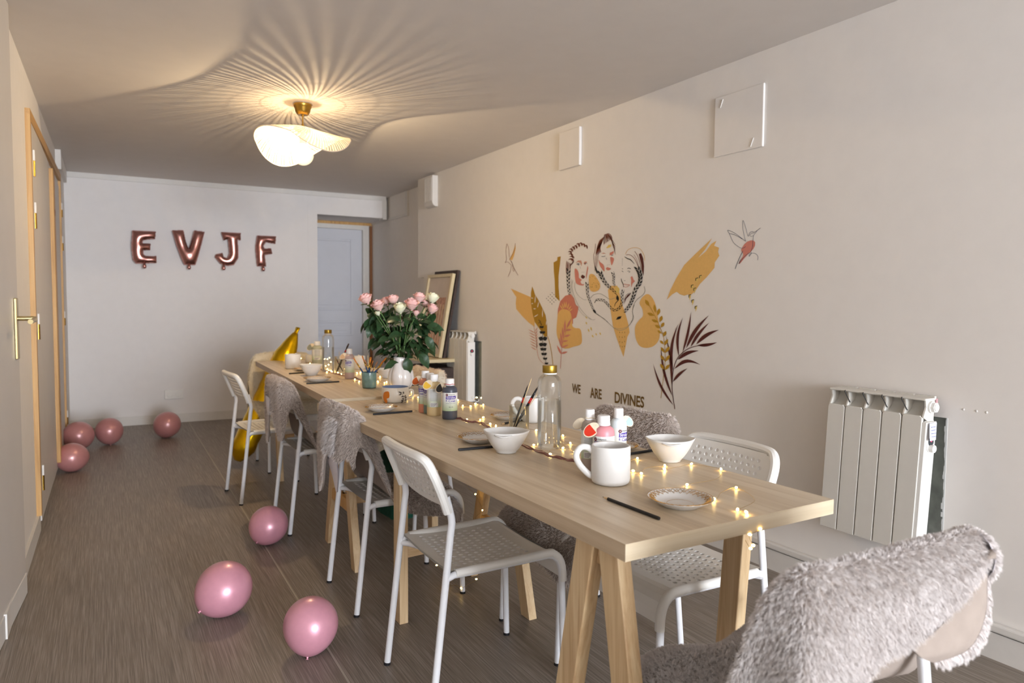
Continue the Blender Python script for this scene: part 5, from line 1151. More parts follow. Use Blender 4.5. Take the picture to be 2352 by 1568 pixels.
lights('fairy lights heaped around the bottles on the farther table', [
    ([(691, 824), (694, 820, .01), (704, 826, .012), (709, 829), (705, 832), (712, 836), (732, 841), (738, 836, .012), (752, 849), (751, 856), (762, 855), (776, 857), (784, 861), (796, 866), (815, 873), (825, 878), (820, 858), (828, 857), (836, 866), (868, 878), (873, 867), (883, 881), (888, 879), (894, 893), (946, 902)], 'f'),
    ([(746, 832, .02), (752, 836, .03), (757, 840, .05), (755, 846, .02), (760, 843, .03), (748, 846, .012)], 'f')], (1.2, 4.0, ZFR))
lights('fairy lights by the joint of the two tables', [([(935, 918), (948, 912), (961, 915), (972, 921), (968, 937)], 'n')], (1.15, 3.0, ZN))
# ================================================================ vase of roses
mat('vase_pearl', '#e9e3df', .14, var=.02, coat=.7); mat('rose_pink', '#f6c6be', .55, var=.08, scale=40, sss=.15); mat('rose_cream', '#f3efcf', .55, var=.06, scale=40, sss=.15); mat('leaf_green', '#2a4526', .42, var=.30, scale=22); mat('stem_green', '#4c6a34', .5, var=.15)
PV = T(921, 891, True); k = 1/pxm(PV); va = thing('vase', 'pearly white lobed vase holding the roses', 'vase', PV); Rv = 30*k; hv = 72*k
V = []; F = []; n = 96
prof = [(0, 0, 0), (.62, 0, .5), (.80, .05, 1), (.96, .18, 1), (1.0, .34, 1), (.93, .52, 1), (.76, .70, .8), (.60, .84, .6), (.54, .93, .5), (.56, 1.0, .5), (.52, 1.0, .4), (.50, .93, .4), (.60, .75, .3), (.6, .3, 0), (0, .1, 0)]
for a, z, lo in prof:
    for j in range(n): th = 2*PI*j/n; rr = a*Rv*(1-.13*lo*(1-abs(math.cos(3*th+.9))**.6)); V.append((rr*math.cos(th), rr*math.sin(th), hv*z))
for i in range(len(prof)-1):
    for j in range(n): F.append((i*n+j, i*n+(j+1) % n, (i+1)*n+(j+1) % n, (i+1)*n+j))
mesh('body', V, F, 'vase_pearl', va, True)
def leaf_mesh():
    G = []; n = 9
    for i in range(n+1):
        f = i/n; w = .5*math.sin(PI*f**.85)**.9*(1-.15*f); row = []
        for j in range(7):
            s = -1+2*j/6; row.append((f, s*w*.62, .10*math.sin(f*2.6)+.10*abs(s)*w-.28*f*f+.012*math.sin(14*f+3*s)))
        G.append(row)
    m = MB(); m.grid(G); m.tube([(f_/8, 0, .10*math.sin(f_/8*2.6)-.28*(f_/8)**2-.004) for f_ in range(9)], .012, 4); o = m.build('leaf', 'leaf_green', None, True); me = o.data; bpy.data.objects.remove(o); return me
LEAF = leaf_mesh()
def bloom(parent, c, ax, r, m, open_=.6, seed=0):
    rr_ = random.Random(seed); ax = np.array(ax)/np.linalg.norm(ax); a = np.cross(ax, [.3, .9, .1]); a /= np.linalg.norm(a); b = np.cross(ax, a); mb = MB()
    for layer, (cnt, rad, hgt, curl) in enumerate(((3, .26, .95, -.25), (4, .42, 1.0, -.1), (5, .60, 1.05, .02), (6, .78, 1.0, .12+open_*.22), (6, .92, .85, .25+open_*.35))):
        for q in range(cnt):
            th0 = 2*PI*(q+layer*.37+rr_.uniform(-.1, .1))/cnt; wd = 2*PI/cnt*.72; G = []
            for i in range(6):
                f = i/5; row = []
                for j in range(6):
                    s = -1+2*j/5; th = th0+s*wd*(1-.35*f**3); rad_ = rad*r*(.30+.70*math.sin(min(1, f*1.25)*PI/2))*(1+curl*.45*f**3)*(1-.06*s*s*f); z = hgt*r*1.75*(f-.40)*(1-.16*f*f*s*s)-max(0, curl)*.5*r*f**4
                    row.append(c+a*rad_*math.cos(th)+b*rad_*math.sin(th)+ax*(z+.25*r))
                G.append(row)
            mb.grid(G)
    o = mb.build('bloom', m, parent, True)
    sp_ = MB()
    for q in range(5):
        th = 2*PI*q/5; d = a*math.cos(th)+b*math.sin(th); sp_.add([c-ax*.42*r+d*.12*r, c-ax*.05*r+d*.75*r+np.cross(ax, d)*.18*r, c-ax*.1*r+d*1.15*r, c-ax*.05*r+d*.75*r-np.cross(ax, d)*.18*r], [(0, 1, 2, 3)])
    sp_.lathe([(0, 0)], 3) if False else None
    sp_.sphere(c-ax*.45*r, .26*r, 8, 6); sp_.build('calyx', 'stem_green', parent, True)
RO = [((843, 693), 15, 'rose_pink', -.03, .9, 'pink rose leaning out at the far left of the bouquet'), ((871, 708), 15, 'rose_pink', -.05, 1, 'open pink rose low on the left of the bouquet'), ((889, 697), 12, 'rose_pink', .05, .4, 'small pink rose behind, left of the bouquet centre'), ((904, 694), 13, 'rose_pink', .0, .3, 'upright pink rose left of the bouquet centre'),
      ((919, 714), 14, 'rose_cream', -.07, .4, 'cream rose at the front centre of the bouquet'), ((945, 706), 16, 'rose_pink', -.04, 1, 'wide open pink rose right of the bouquet centre'), ((962, 690), 14, 'rose_pink', .04, .9, 'pink rose at the top right of the bouquet'), ((976, 701), 10, 'rose_pink', .06, .4, 'small pink rose tucked between two on the right'),
      ((991, 715), 13, 'rose_pink', .0, .5, 'pink rose hanging at the right edge of the bouquet'), ((992, 691), 14, 'rose_cream', .03, .2, 'cream rose bud highest at the right of the bouquet'), ((955, 722), 8, 'rose_pink', -.02, .2, 'pink rosebud below the wide open rose'), ((869, 722), 7, 'rose_cream', -.04, .2, 'cream bud hanging low at the left of the bouquet')]
DV = depth(PV); NECK = np.array([PV[0], PV[1], PV[2]+hv*.98])
LEAVES = [(850, 720), (845, 745), (862, 752), (858, 735), (872, 760), (868, 775), (884, 780), (880, 800), (893, 765), (900, 735), (905, 790), (925, 760), (915, 740), (935, 735), (940, 765), (948, 790), (955, 810), (930, 800), (963, 745), (978, 765), (985, 748), (990, 790), (1000, 752), (968, 780), (975, 800), (870, 745), (890, 745), (910, 770), (920, 785), (940, 815), (900, 815), (960, 765), (950, 740), (884, 815), (865, 790), (975, 735), (893, 720), (910, 808), (926, 812), (958, 795)]
HANG = [((898, 838), (-.6, -.2), 24), ((937, 842), (.1, -1), 27), ((975, 828), (.6, -.8), 27), ((1000, 752), (1, -.1), 27), ((987, 788), (.5, -.9), 24)]
roses = []
for i, (q, rp, m, dd, op, lab) in enumerate(RO):
    c = atd(*q, DV+dd); r = rp/FPX*(DV+dd); t = thing('rose', lab, 'flower', NECK-np.array([0, 0, hv*.5]), 0, 'roses in the vase'); B = np.array(t.location)
    d = c-NECK; ax = d/np.linalg.norm(d)+np.array([0, 0, .6])+(-np.array([CF[0], CF[1], 0])*.35); bloom(t, c-B, ax, r, m, op, i); ax /= np.linalg.norm(ax)
    a0 = np.array([.012*math.cos(i*2.4), .012*math.sin(i*2.4), -.03]); S_ = spline([a0, NECK-B+np.array([.010*math.cos(i*2.4), .010*math.sin(i*2.4), 0]), (NECK-B)*.45+(c-B)*.55+np.array([0, 0, .02])+np.array([d[0], d[1], 0])*.04, c-B-ax*r*.55], 6)
    MB().tube(S_, [.0027]*len(S_), 6).build('stem', 'stem_green', t, True); roses.append((t, B, S_))
def add_leaf(t, B, base, direc, L, roll):
    o = bpy.data.objects.new('leaf', LEAF); C.objects.link(o); o.parent = t; x = Vector(tuple(direc)).normalized(); up = Vector((0, 0, 1))
    y = up.cross(x); y = y.normalized() if y.length > .05 else Vector((0, 1, 0)); z = x.cross(y); M = Matrix((x, y, z)).transposed().to_4x4()@Matrix.Rotation(roll, 4, 'X')@Matrix.Diagonal((L, L, L, 1)); M.translation = Vector(tuple(base-B)); o.matrix_local = M
rl_ = random.Random(4)
for i, (x, y) in enumerate(LEAVES*4):
    dd = rl_.uniform(-.085, .07) if i < len(LEAVES) else rl_.uniform(-.02, .09); x += rl_.gauss(0, 7 if i >= len(LEAVES) else 1); y += rl_.gauss(0, 7 if i >= len(LEAVES) else 1)
    p = atd(x, y, DV+dd); j = min(range(len(roses)), key=lambda k_: min(np.linalg.norm(roses[k_][1]+s-p) for s in roses[k_][2])); t, B, S_ = roses[j]
    s = min(S_, key=lambda s_: np.linalg.norm(B+s_-p)); base = B+s; dv = p-base; L = rl_.uniform(.060, .088); dirn = dv/max(np.linalg.norm(dv), 1e-6)+np.array([rl_.gauss(0, .35), rl_.gauss(0, .35), rl_.uniform(-.5, .2)])
    dirn /= np.linalg.norm(dirn); add_leaf(t, B, p-dirn*L*.45, dirn, L, rl_.uniform(-.9, .9))
for (q, d2, lp) in HANG:
    p = atd(*q, DV-.05); d = CR*d2[0]+CU*d2[1]; L = 2.1*lp/FPX*(DV-.05)*.72; t, B, S_ = roses[4]; add_leaf(t, B, p-d/np.linalg.norm(d)*L*.5, d, L, math.radians(55))
# ================================================================ the painted mural on the right wall
for n_, c_ in (('ochre', '#dfb36a'), ('mustard', '#a8801f'), ('gold_leaf', '#b58a22'), ('coral', '#cd8272'), ('rosewood', '#c97c66'), ('maroon', '#56221a'), ('black', '#20201f'), ('brown', '#7a3e28'), ('grey', '#8f8b80'), ('slate', '#474b5e'), ('bronze', '#6f5218'), ('dusty_pink', '#cf9a86'), ('pale_yellow', '#dcc06a'), ('wall', '#e6e1db')):
    mat('paint_'+n_, c_, .8, var=.03, scale=60)
mural = thing('wall_mural', 'painted wall mural of three women with braids among leaves and lettering', 'mural', (XR, 3.3, 1.2))
MO = np.array([XR, 3.3, 1.2]); _lay = [0]
def fr_(o, s): return lambda p: (o[0]+p[0]/s, o[1]+p[1]/s)
zA, zB, zF, zG, zH, zK = fr_((1140, 480), 3.92), fr_((1400, 480), 3.2675), fr_((1280, 520), 7.127), fr_((1150, 540), 4.9), fr_((1660, 495), 12.06), fr_((1300, 690), 10.69)
def onwall(p, off): q = onx(p[0], p[1], XR-off); return q-MO
def fill(pts, z, m, name, layer=1, smooth=0, par=None):
    P = [np.array(z(p), float) for p in pts]
    if smooth: P = spline(P, smooth, True)
    mb = MB(); mb.poly([onwall(p, .0006+.0003*layer) for p in P]); return mb.build(name, 'paint_'+m, par or mural)
def ribbon_px(P, w):
    P = [np.array(p, float) for p in P]; n = len(P); L, R = [], []
    for i in range(n):
        d = P[min(i+1, n-1)]-P[max(i-1, 0)]; d /= max(np.linalg.norm(d), 1e-9); nr = np.array([-d[1], d[0]]); ww = w[i] if hasattr(w, '__len__') else w
        L.append(P[i]+nr*ww/2); R.append(P[i]-nr*ww/2)
    return L, R
class Lines:
    """line work of one motif, painted with one brush"""
    def __init__(s, layer=3): s.mb = MB(); s.off = .0006+.0003*layer
    def line(s, pts, z, w=1.0, sm=5, taper=False):
        P = [np.array(z(p), float) for p in pts]
        if len(P) > 2: P = spline(P, sm)
        n = len(P); W_ = [w*(.25+.75*math.sin(PI*min(1, max(0, (i+.5)/n)))) for i in range(n)] if taper else w
        L, R = ribbon_px(P, W_); s.mb.grid([[onwall(a, s.off), onwall(b, s.off)] for a, b in zip(L, R)]); return s
    def blob(s, p0, p1, w, z):
        p0, p1 = np.array(z(p0), float), np.array(z(p1), float); d = p1-p0; nr = np.array([-d[1], d[0]])/max(np.linalg.norm(d), 1e-6)
        s.mb.poly([onwall(q, s.off) for q in [p0, p0+d*.3+nr*w*.8, p0+d*.6+nr*w, p1, p0+d*.6-nr*w*.8, p0+d*.3-nr*w]]); return s
    def braid(s, pts, z, w0, w1, step=2.6, ww=1.0):
        P = spline([np.array(z(p), float) for p in pts], 12); acc = 0; k = 0; Lt = sum(np.linalg.norm(b-a) for a, b in zip(P[:-1], P[1:])); run = 0; idz = lambda p: p
        for a, b in zip(P[:-1], P[1:]):
            l = np.linalg.norm(b-a); acc += l; run += l
            if acc >= step:
                acc = 0; k += 1; d = (b-a)/l; nr = np.array([-d[1], d[0]]); f = run/Lt; w = w0+(w1-w0)*f; sg = 1 if k % 2 else -1
                s.blob(b-d*w*.55+nr*sg*w*.52, b+d*w*.55+nr*sg*w*.02, ww*w*.17, idz)
        for sg in (-1, 1): s.line([p+np.array([-(P[min(i+1, len(P)-1)]-P[max(i-1, 0)])[1], (P[min(i+1, len(P)-1)]-P[max(i-1, 0)])[0]])/max(1e-6, np.linalg.norm(P[min(i+1, len(P)-1)]-P[max(i-1, 0)]))*sg*(w0+(w1-w0)*i/len(P))*.5 for i, p in enumerate(P)][::6], idz, .45)
        return s
    def done(s, name, m, par=None): o = s.mb.build(name, 'paint_'+m, par or mural); o['kind'] = 'stuff'; return o
def pleaf(p0, p1, w, z, m, name='painted_leaf', layer=2, bend=0.0, pw=.8):
    p0, p1 = np.array(z(p0), float), np.array(z(p1), float); d = p1-p0; nr = np.array([-d[1], d[0]])/max(np.linalg.norm(d), 1e-6); n = 9; A, B_ = [], []
    for i in range(n+1):
        f = i/n; c = p0+d*f+nr*bend*np.linalg.norm(d)*math.sin(PI*f); ww = w*math.sin(PI*min(1, f**pw)); A.append(c+nr*ww); B_.append(c-nr*ww)
    idz = lambda p: p; return fill(A+B_[::-1][1:-1], idz, m, name, layer)
# background colour patches
fill([(130, 715), (200, 745), (330, 800), (345, 900), (345, 1060), (290, 1020), (230, 960), (180, 900), (175, 850), (180, 790), (165, 770)], zA, 'ochre', 'ochre_patch', 1)
fill([(515, 480), (548, 462), (550, 432), (580, 425), (572, 500), (560, 600), (560, 700), (570, 830), (530, 790), (525, 640), (518, 560)], zA, 'mustard', 'mustard_stroke', 1)
fill([(555, 900), (575, 830), (620, 780), (670, 765), (700, 800), (715, 860), (740, 880), (735, 920), (720, 975), (690, 990), (690, 1030), (600, 1100), (545, 1050)], zA, 'rosewood', 'coral_patch', 1)
fill([(548, 1000), (560, 930), (600, 900), (660, 920), (680, 985), (685, 1050), (710, 1070), (755, 1080), (770, 1150), (762, 1215), (690, 1240), (640, 1255), (590, 1240), (545, 1130)], zA, 'ochre', 'ochre_patch', 2, 4)
for a in ((570, 860), (590, 845), (610, 830), (630, 830), (655, 845), (675, 870), (690, 895)): pleaf((625*.55+a[0]*.45, 940*.55+a[1]*.45), a, 1.3, zA, 'ochre', 'painted_ray', 3)
fill([(1005, 730), (1030, 690), (1090, 690), (1110, 760), (1135, 860), (1165, 950), (1190, 1040), (1200, 1110), (1180, 1150), (1165, 1230), (1145, 1330), (1115, 1250), (1080, 1150), (1050, 1050), (1030, 920), (1015, 820)], zA, 'ochre', 'ochre_cone', 1)
fill([(1310, 800), (1355, 765), (1395, 785), (1430, 850), (1450, 950), (1470, 1080), (1465, 1170), (1420, 1230), (1350, 1250), (1290, 1230), (1255, 1160), (1250, 1060), (1285, 1000), (1320, 960), (1315, 900), (1290, 850)], zA, 'ochre', 'ochre_blob', 1, 4)
fill([(770, 218), (720, 300), (665, 365), (720, 320), (765, 260), (802, 238), (785, 275), (822, 290), (815, 320), (824, 350), (790, 400), (788, 440), (730, 510), (680, 560), (640, 620), (595, 655), (590, 640), (560, 650), (530, 640), (505, 620), (470, 640), (430, 680), (455, 610), (500, 520), (560, 420), (640, 340)], zB, 'ochre', 'ochre_brushstroke', 1)
fill([(835, 600), (870, 585), (905, 620), (935, 680), (925, 725), (880, 745), (840, 720)], zA, 'ochre', 'ochre_speckled_patch', 1, 3)
sp = Lines(2)
for _ in range(46): x, y = random.uniform(835, 935), random.uniform(590, 740); sp.blob((x, y), (x+5, y+4), .45, zA)
sp.done('speckles', 'bronze')
sp = Lines(3)
for (x, y) in [(1110, 1110), (1133, 1110), (1155, 1110), (1108, 1150), (1133, 1155), (1155, 1150), (1110, 1195), (1133, 1200), (1155, 1193), (1112, 1235), (1134, 1240), (1153, 1235)]: sp.blob((x, y-8), (x+1, y+8), .55, zA)
sp.done('cone_dashes', 'bronze')
sp = Lines(1)
for a, b in (((480, 385), (520, 445)), ((488, 520), (515, 590)), ((540, 690), (575, 775)), ((600, 645), (640, 745)), ((635, 840), (680, 910)), ((725, 800), (760, 860)), ((825, 780), (860, 850))): sp.blob(a, b, 1.6, zK)
sp.done('ochre_dabs', 'pale_yellow')
sp = Lines(3)
for i in range(4):
    for j in range(4): x, y = 452+i*17+j*16, 805-i*17+j*16; sp.blob((x-4, y-5), (x+5, y+5), .75, zA)
sp.done('dash_pattern', 'black')
# left leaves
fill([(355, 575), (372, 620), (385, 665), (420, 720), (465, 810), (505, 900), (522, 1000), (525, 1140), (495, 1142), (440, 1060), (385, 980), (358, 880), (340, 760), (340, 650)], zG, 'mustard', 'olive_leaf', 2)
for a, b in (((385, 765), (392, 670)), ((415, 815), (428, 745)), ((470, 925), (470, 825)), ((512, 1015), (516, 960)), ((368, 828), (398, 828)), ((375, 920), (424, 890)), ((345, 770), (368, 768)), ((340, 705), (368, 710))): pleaf(a, b, .9, zG, 'wall', 'leaf_slit', 3)
Lines(2).line([(530, 1140), (555, 1230), (575, 1340), (588, 1460)], zG, 1.3).done('leaf_stem', 'gold_leaf')
for i, (y, w_) in enumerate(((1165, 50), (1232, 46), (1284, 36), (1338, 32), (1390, 24), (1445, 20), (1095, 32), (1035, 24))):
    xc = {1165: 475, 1232: 475, 1284: 480, 1338: 488, 1390: 500, 1445: 515, 1095: 470, 1035: 460}[y]
    for s in (-1, 1): pleaf((xc, y+8), (xc+s*w_, y-14), max(1.6, w_/10), zG, 'black', 'dark_leaf', 4)
L_1 = Lines(4).line([(520, 1450), (495, 1380), (478, 1280), (472, 1180), (468, 1080), (455, 1010), (430, 950)], zG, .7)
for (x, y) in ((432, 955), (440, 975), (452, 985), (458, 1000), (430, 985), (448, 965)): L_1.blob((x-5, y), (x+6, y+5), 1.0, zG)
L_1.done('dark_stem', 'black')
L_2 = Lines(2).line([(500, 1455), (455, 1420), (425, 1370), (408, 1280), (400, 1180), (372, 1020)], zG, .9)
L_2.done('pink_stem', 'dusty_pink')
for i in range(7):
    y = 1060+i*32; pleaf((402-(6-i)*2, y+40), (310+i*4, y), 1.1, zG, 'dusty_pink', 'pink_frond', 2)
    pleaf((402-(6-i)*2, y+20), (415, y-25), 1.1, zG, 'dusty_pink', 'pink_frond', 2)
st2 = Lines(4).line([(672, 1500), (678, 1400), (683, 1330), (690, 1260), (715, 1150), (760, 1000)], zG, .9); st2.done('coral_stem', 'coral')
for a, b, w_ in (((683, 1340), (632, 1235), 2.4), ((683, 1330), (755, 1310), 2.4), ((690, 1270), (655, 1150), 2.2), ((690, 1265), (765, 1230), 2.0), ((695, 1225), (670, 1090), 2.2), ((700, 1195), (760, 1185), 2.0), ((705, 1165), (695, 1030), 2.2), ((720, 1140), (785, 1120), 2.4), ((720, 1100), (725, 950), 2.4), ((735, 1070), (800, 1060), 2.2), ((745, 1040), (800, 930), 2.4)): pleaf(a, b, w_, zG, 'coral', 'coral_leaf', 4)
# right sprigs
Lines(3).line([(385, 1418), (405, 1260), (418, 1100), (405, 960), (380, 890), (335, 790), (285, 700)], zB, 1.1).done('gold_stem', 'gold_leaf')
for a, b, w_ in (((300, 730), (268, 680), 3.6), ((345, 780), (335, 715), 3.2), ((360, 800), (375, 745), 3.8), ((340, 800), (283, 780), 3.4), ((375, 850), (395, 800), 3.8), ((370, 850), (315, 830), 3.2), ((385, 890), (410, 850), 3.6), ((385, 895), (340, 870), 3.2), ((395, 935), (360, 910), 2.8), ((402, 960), (425, 915), 3.6), ((408, 1015), (378, 985), 2.8), ((412, 1025), (438, 975), 3.4), ((415, 1080), (385, 1035), 3.2), ((418, 1080), (450, 1030), 3.6), ((415, 1140), (383, 1095), 3.2), ((418, 1145), (452, 1095), 3.6), ((410, 1205), (380, 1160), 3.2), ((412, 1210), (452, 1165), 3.6)): pleaf(a, b, w_, zB, 'gold_leaf', 'gold_leaf', 4, pw=1.2)
Lines(3).line([(490, 1500), (472, 1380), (470, 1300), (480, 1200), (510, 1120), (570, 1060), (640, 1030), (720, 1020)], zB, 1.6).done('palm_stem', 'maroon')
for a, b, w_, bd in (((478, 1470), (327, 1160), 2.6, -.06), ((470, 1400), (385, 1030), 2.8, -.05), ((468, 1330), (424, 950), 2.6, .03), ((474, 1210), (515, 862), 3.2, -.08), ((520, 1105), (550, 812), 3.0, -.08), ((548, 1075), (612, 770), 2.8, .03), ((575, 1045), (745, 797), 4.0, -.06), ((608, 1035), (748, 852), 3.4, -.05), ((650, 1015), (822, 905), 4.2, -.08), ((660, 1022), (808, 1000), 3.6, .05), ((512, 1130), (670, 1062), 4.2, -.10), ((485, 1200), (682, 1168), 4.0, -.22), ((475, 1295), (585, 1195), 3.2, -.06)): pleaf(a, b, w_, zB, 'maroon', 'palm_leaf', 3, bend=bd)
for i, (x, y) in enumerate(((680, 500), (652, 520), (618, 572), (637, 595), (600, 645), (622, 683), (646, 730))):
    fill([(x-4, y), (x+11, y-4), (x+10, y+14), (x, y+40)], zB, 'pale_yellow', 'falling_petal', 2); Lines(4).line([(x-5, y+18), (x-4, y), (x+12, y-4)], zB, 1.6, 1).done('petal_shadow', 'black')
# hummingbirds
bird = fill([(545, 870), (600, 790), (680, 720), (780, 685), (860, 690), (900, 740), (895, 830), (850, 920), (780, 1000), (690, 1080), (600, 1180), (520, 1280), (470, 1340), (440, 1330), (500, 1220), (560, 1120), (570, 1060), (525, 1000), (510, 940)], zH, 'coral', 'bird_body', 1)
B1 = Lines(3)
for pts, w_ in (([(635, 710), (540, 640), (400, 530), (270, 450), (135, 405), (185, 500)], .8), ([(185, 500), (300, 520), (430, 580), (540, 650)], .9), ([(185, 500), (270, 700), (340, 790), (500, 895), (590, 890), (630, 855)], .8), ([(635, 710), (600, 580), (555, 330), (565, 130), (640, 350), (700, 570), (750, 470), (820, 440), (890, 455), (1045, 340)], .8), ([(1045, 340), (960, 410), (850, 550), (780, 575), (750, 540), (800, 490), (880, 480)], .6), ([(855, 550), (835, 680), (825, 860), (780, 1000), (790, 1050), (730, 1130), (740, 1080), (800, 1040), (900, 1050), (970, 1120), (965, 1235)], .8), ([(560, 980), (500, 1090), (430, 1250), (370, 1400), (345, 1475)], 1.1), ([(755, 1025), (650, 1090), (540, 1200), (450, 1330), (490, 1215)], .8)): B1.line(pts, zH, w_, 6)
B1.done('bird_outline', 'slate')
fill([(165, 90), (168, 150), (150, 230), (130, 282), (100, 270), (135, 200), (155, 140)], zG, 'ochre', 'bird_wing', 1)
B2 = Lines(3)
for pts in ([(70, 95), (58, 180), (65, 270), (50, 310), (75, 300), (120, 335)], [(70, 95), (90, 150), (97, 250)], [(165, 90), (150, 180), (100, 270)], [(120, 335), (110, 400), (82, 468)], [(120, 290), (150, 370), (195, 450)], [(100, 270), (130, 320), (140, 400), (155, 395), (145, 370)]): B2.line(pts, zG, .7, 5)
B2.done('bird_outline', 'brown')
# the three women: colour patches first, then hair, features and braids
def strands2(L, a, b, n, z, w=1.1, wig=6):
    for i in range(n):
        f = i/(n-1); P0 = np.array(a[0])*(1-f)+np.array(a[1])*f; P1 = np.array(b[0])*(1-f)+np.array(b[1])*f; m_ = (P0+P1)/2+np.array([random.uniform(-wig, wig), random.uniform(-wig, wig)]); L.line([P0, m_, P1], z, w, 4, True)
w1 = bpy.data.objects.new('woman_with_dark_lips', None); C.objects.link(w1); w1.parent = mural
fill([(285, 695), (325, 705), (350, 770), (355, 840), (400, 870), (380, 900), (400, 940), (440, 945), (420, 965), (350, 955), (305, 920), (290, 830)], zF, 'coral', 'cheek_colour', 2, 3, w1)
fill([(300, 600), (340, 555), (390, 555), (405, 600), (395, 650), (380, 600), (340, 580)], zF, 'dusty_pink', 'eye_colour', 2, 0, w1); fill([(430, 600), (450, 570), (490, 575), (475, 600), (450, 630)], zF, 'dusty_pink', 'eye_colour', 2, 0, w1)
fill([(495, 640), (507, 680), (490, 780), (475, 860), (470, 800), (485, 700)], zF, 'coral', 'cheek_edge', 2, 0, w1)
fill([(388, 815), (410, 790), (430, 800), (452, 815), (445, 840), (420, 855), (395, 840)], zF, 'maroon', 'lips', 3, 3, w1)
h1 = Lines(3)
for (cx, cy, rx, ry) in ((475, 345, 22, 45), (430, 320, 30, 45), (385, 300, 30, 40), (340, 315, 32, 45), (300, 345, 30, 40), (260, 365, 30, 40), (225, 395, 32, 38), (205, 430, 35, 30), (220, 470, 40, 30), (235, 510, 45, 30), (225, 560, 48, 40)):
    for k in range(4): h1.line([(cx+rx*(.9-.2*k)*math.cos(t), cy+ry*(.9-.15*k)*math.sin(t)) for t in np.linspace(-2.8+.3*k, .6, 7)], zF, 1.3, 3, True)
strands2(h1, ((150, 560), (215, 600)), ((145, 760), (215, 700)), 6, zF); strands2(h1, ((270, 560), (270, 580)), ((200, 660), (215, 640)), 4, zF)
h1.done('hair', 'brown', w1)
h1 = Lines(4); h1.braid([(185, 680), (180, 800), (180, 920), (190, 1050), (205, 1110)], zF, 9, 4, 3.2, 1.2); h1.braid([(485, 905), (490, 1000), (500, 1120), (545, 1250), (600, 1380)], zF, 6.5, 3.2, 3.0, 1.0); h1.blob((585, 1360), (640, 1425), 2.6, zF); h1.line([(640, 1425), (720, 1480), (800, 1540), (830, 1568)], zF, .8); h1.done('braids', 'black', w1)
f1 = Lines(4).line([(315, 620), (345, 605), (375, 625)], zF, .9).blob((335, 605), (352, 640), 1.1, zF).line([(440, 605), (460, 595), (490, 605)], zF, .8).blob((452, 598), (464, 625), .9, zF).line([(395, 745), (410, 752)], zF, .5).line([(425, 750), (440, 742)], zF, .5).line([(370, 650), (380, 690)], zF, .4); f1.done('features', 'slate', w1)
g1_ = Lines(2).line([(255, 880), (240, 980), (265, 1100), (340, 1280), (440, 1420), (560, 1520), (620, 1520)], zF, .6).line([(235, 860), (225, 980), (245, 1120), (320, 1310), (430, 1450), (560, 1525)], zF, .5).line([(290, 910), (285, 1000), (330, 1110), (420, 1190), (480, 1200)], zF, .6).line([(545, 1170), (600, 1115), (700, 1100), (780, 1140), (860, 1190), (940, 1170)], zF, .9); g1_.done('neck_lines', 'grey', w1)
w2 = bpy.data.objects.new('woman_with_side_braid', None); C.objects.link(w2); w2.parent = mural
fill([(680, 540), (700, 580), (750, 620), (770, 670), (770, 735), (730, 690), (690, 620)], zF, 'coral', 'cheek_colour', 2, 3, w2); fill([(870, 500), (925, 520), (920, 570), (890, 635), (875, 580)], zF, 'coral', 'cheek_colour', 2, 3, w2); fill([(860, 430), (925, 400), (920, 440), (885, 470), (858, 470)], zF, 'coral', 'eye_colour', 2, 0, w2); fill([(712, 440), (760, 428), (800, 445), (760, 446)], zF, 'dusty_pink', 'brow', 2, 0, w2)
fill([(795, 690), (820, 665), (840, 672), (875, 685), (860, 710), (825, 718)], zF, 'coral', 'lips', 3, 3, w2); fill([(800, 350), (840, 300), (885, 295), (875, 335), (820, 355)], zF, 'pale_yellow', 'forehead_dab', 2, 0, w2); fill([(950, 1010), (980, 975), (1020, 1020), (1010, 1090), (960, 1080)], zF, 'pale_yellow', 'neck_dab', 2, 0, w2)
h2 = Lines(3)
for x0 in range(10): f = x0/9; h2.line([(770-75*f, 160+60*f), (730-70*f, 260+60*f), (700-60*f, 350+60*f), (720-90*f, 420+50*f)], zF, 1.3, 4, True)
strands2(h2, ((770, 130), (830, 110)), ((760, 300), (900, 200)), 10, zF, 1.4, 14); strands2(h2, ((830, 115), (880, 160)), ((950, 300), (950, 460)), 6, zF, 1.0, 10)
for k in range(10): y = 440+k*26; h2.line([(690-k*4, y), (650-k*3, y+30), (610, y+60)], zF, .8, 3, True)
h2.line([(625, 280), (615, 400), (595, 480), (605, 600), (620, 680)], zF, .8); h2.done('hair', 'brown', w2)
h2 = Lines(4); h2.braid([(690, 720), (740, 850), (810, 950), (890, 1020), (960, 1090)], zF, 9.5, 4, 3.2, 1.2); h2.braid([(900, 740), (925, 820), (920, 900), (945, 980)], zF, 6, 3, 2.8, 1.0); h2.line([(945, 1090), (990, 1140), (1000, 1200), (950, 1260), (940, 1310)], zF, 1.6, 6, True); h2.blob((975, 1130), (995, 1220), 3.0, zF); h2.line([(615, 650), (640, 720), (655, 770)], zF, 3.4, 4, True); h2.done('braids', 'black', w2)
f2 = Lines(4).line([(725, 490), (755, 492), (785, 482)], zF, 1.0).line([(885, 475), (915, 465)], zF, 1.2).line([(812, 630), (825, 632)], zF, .5).line([(840, 630), (855, 622)], zF, .5).line([(800, 510), (808, 545)], zF, .4); f2.done('features', 'slate', w2)
w3 = bpy.data.objects.new('woman_with_headscarf', None); C.objects.link(w3); w3.parent = mural
fill([(1335, 450), (1372, 435), (1405, 520), (1420, 650), (1412, 810), (1385, 720), (1375, 620), (1350, 520)], zF, 'maroon', 'scarf_stripe', 2, 0, w3); fill([(1200, 830), (1222, 810), (1240, 840), (1248, 870), (1272, 895), (1230, 935), (1212, 1000), (1208, 930), (1210, 880)], zF, 'coral', 'cheek_colour', 2, 0, w3)
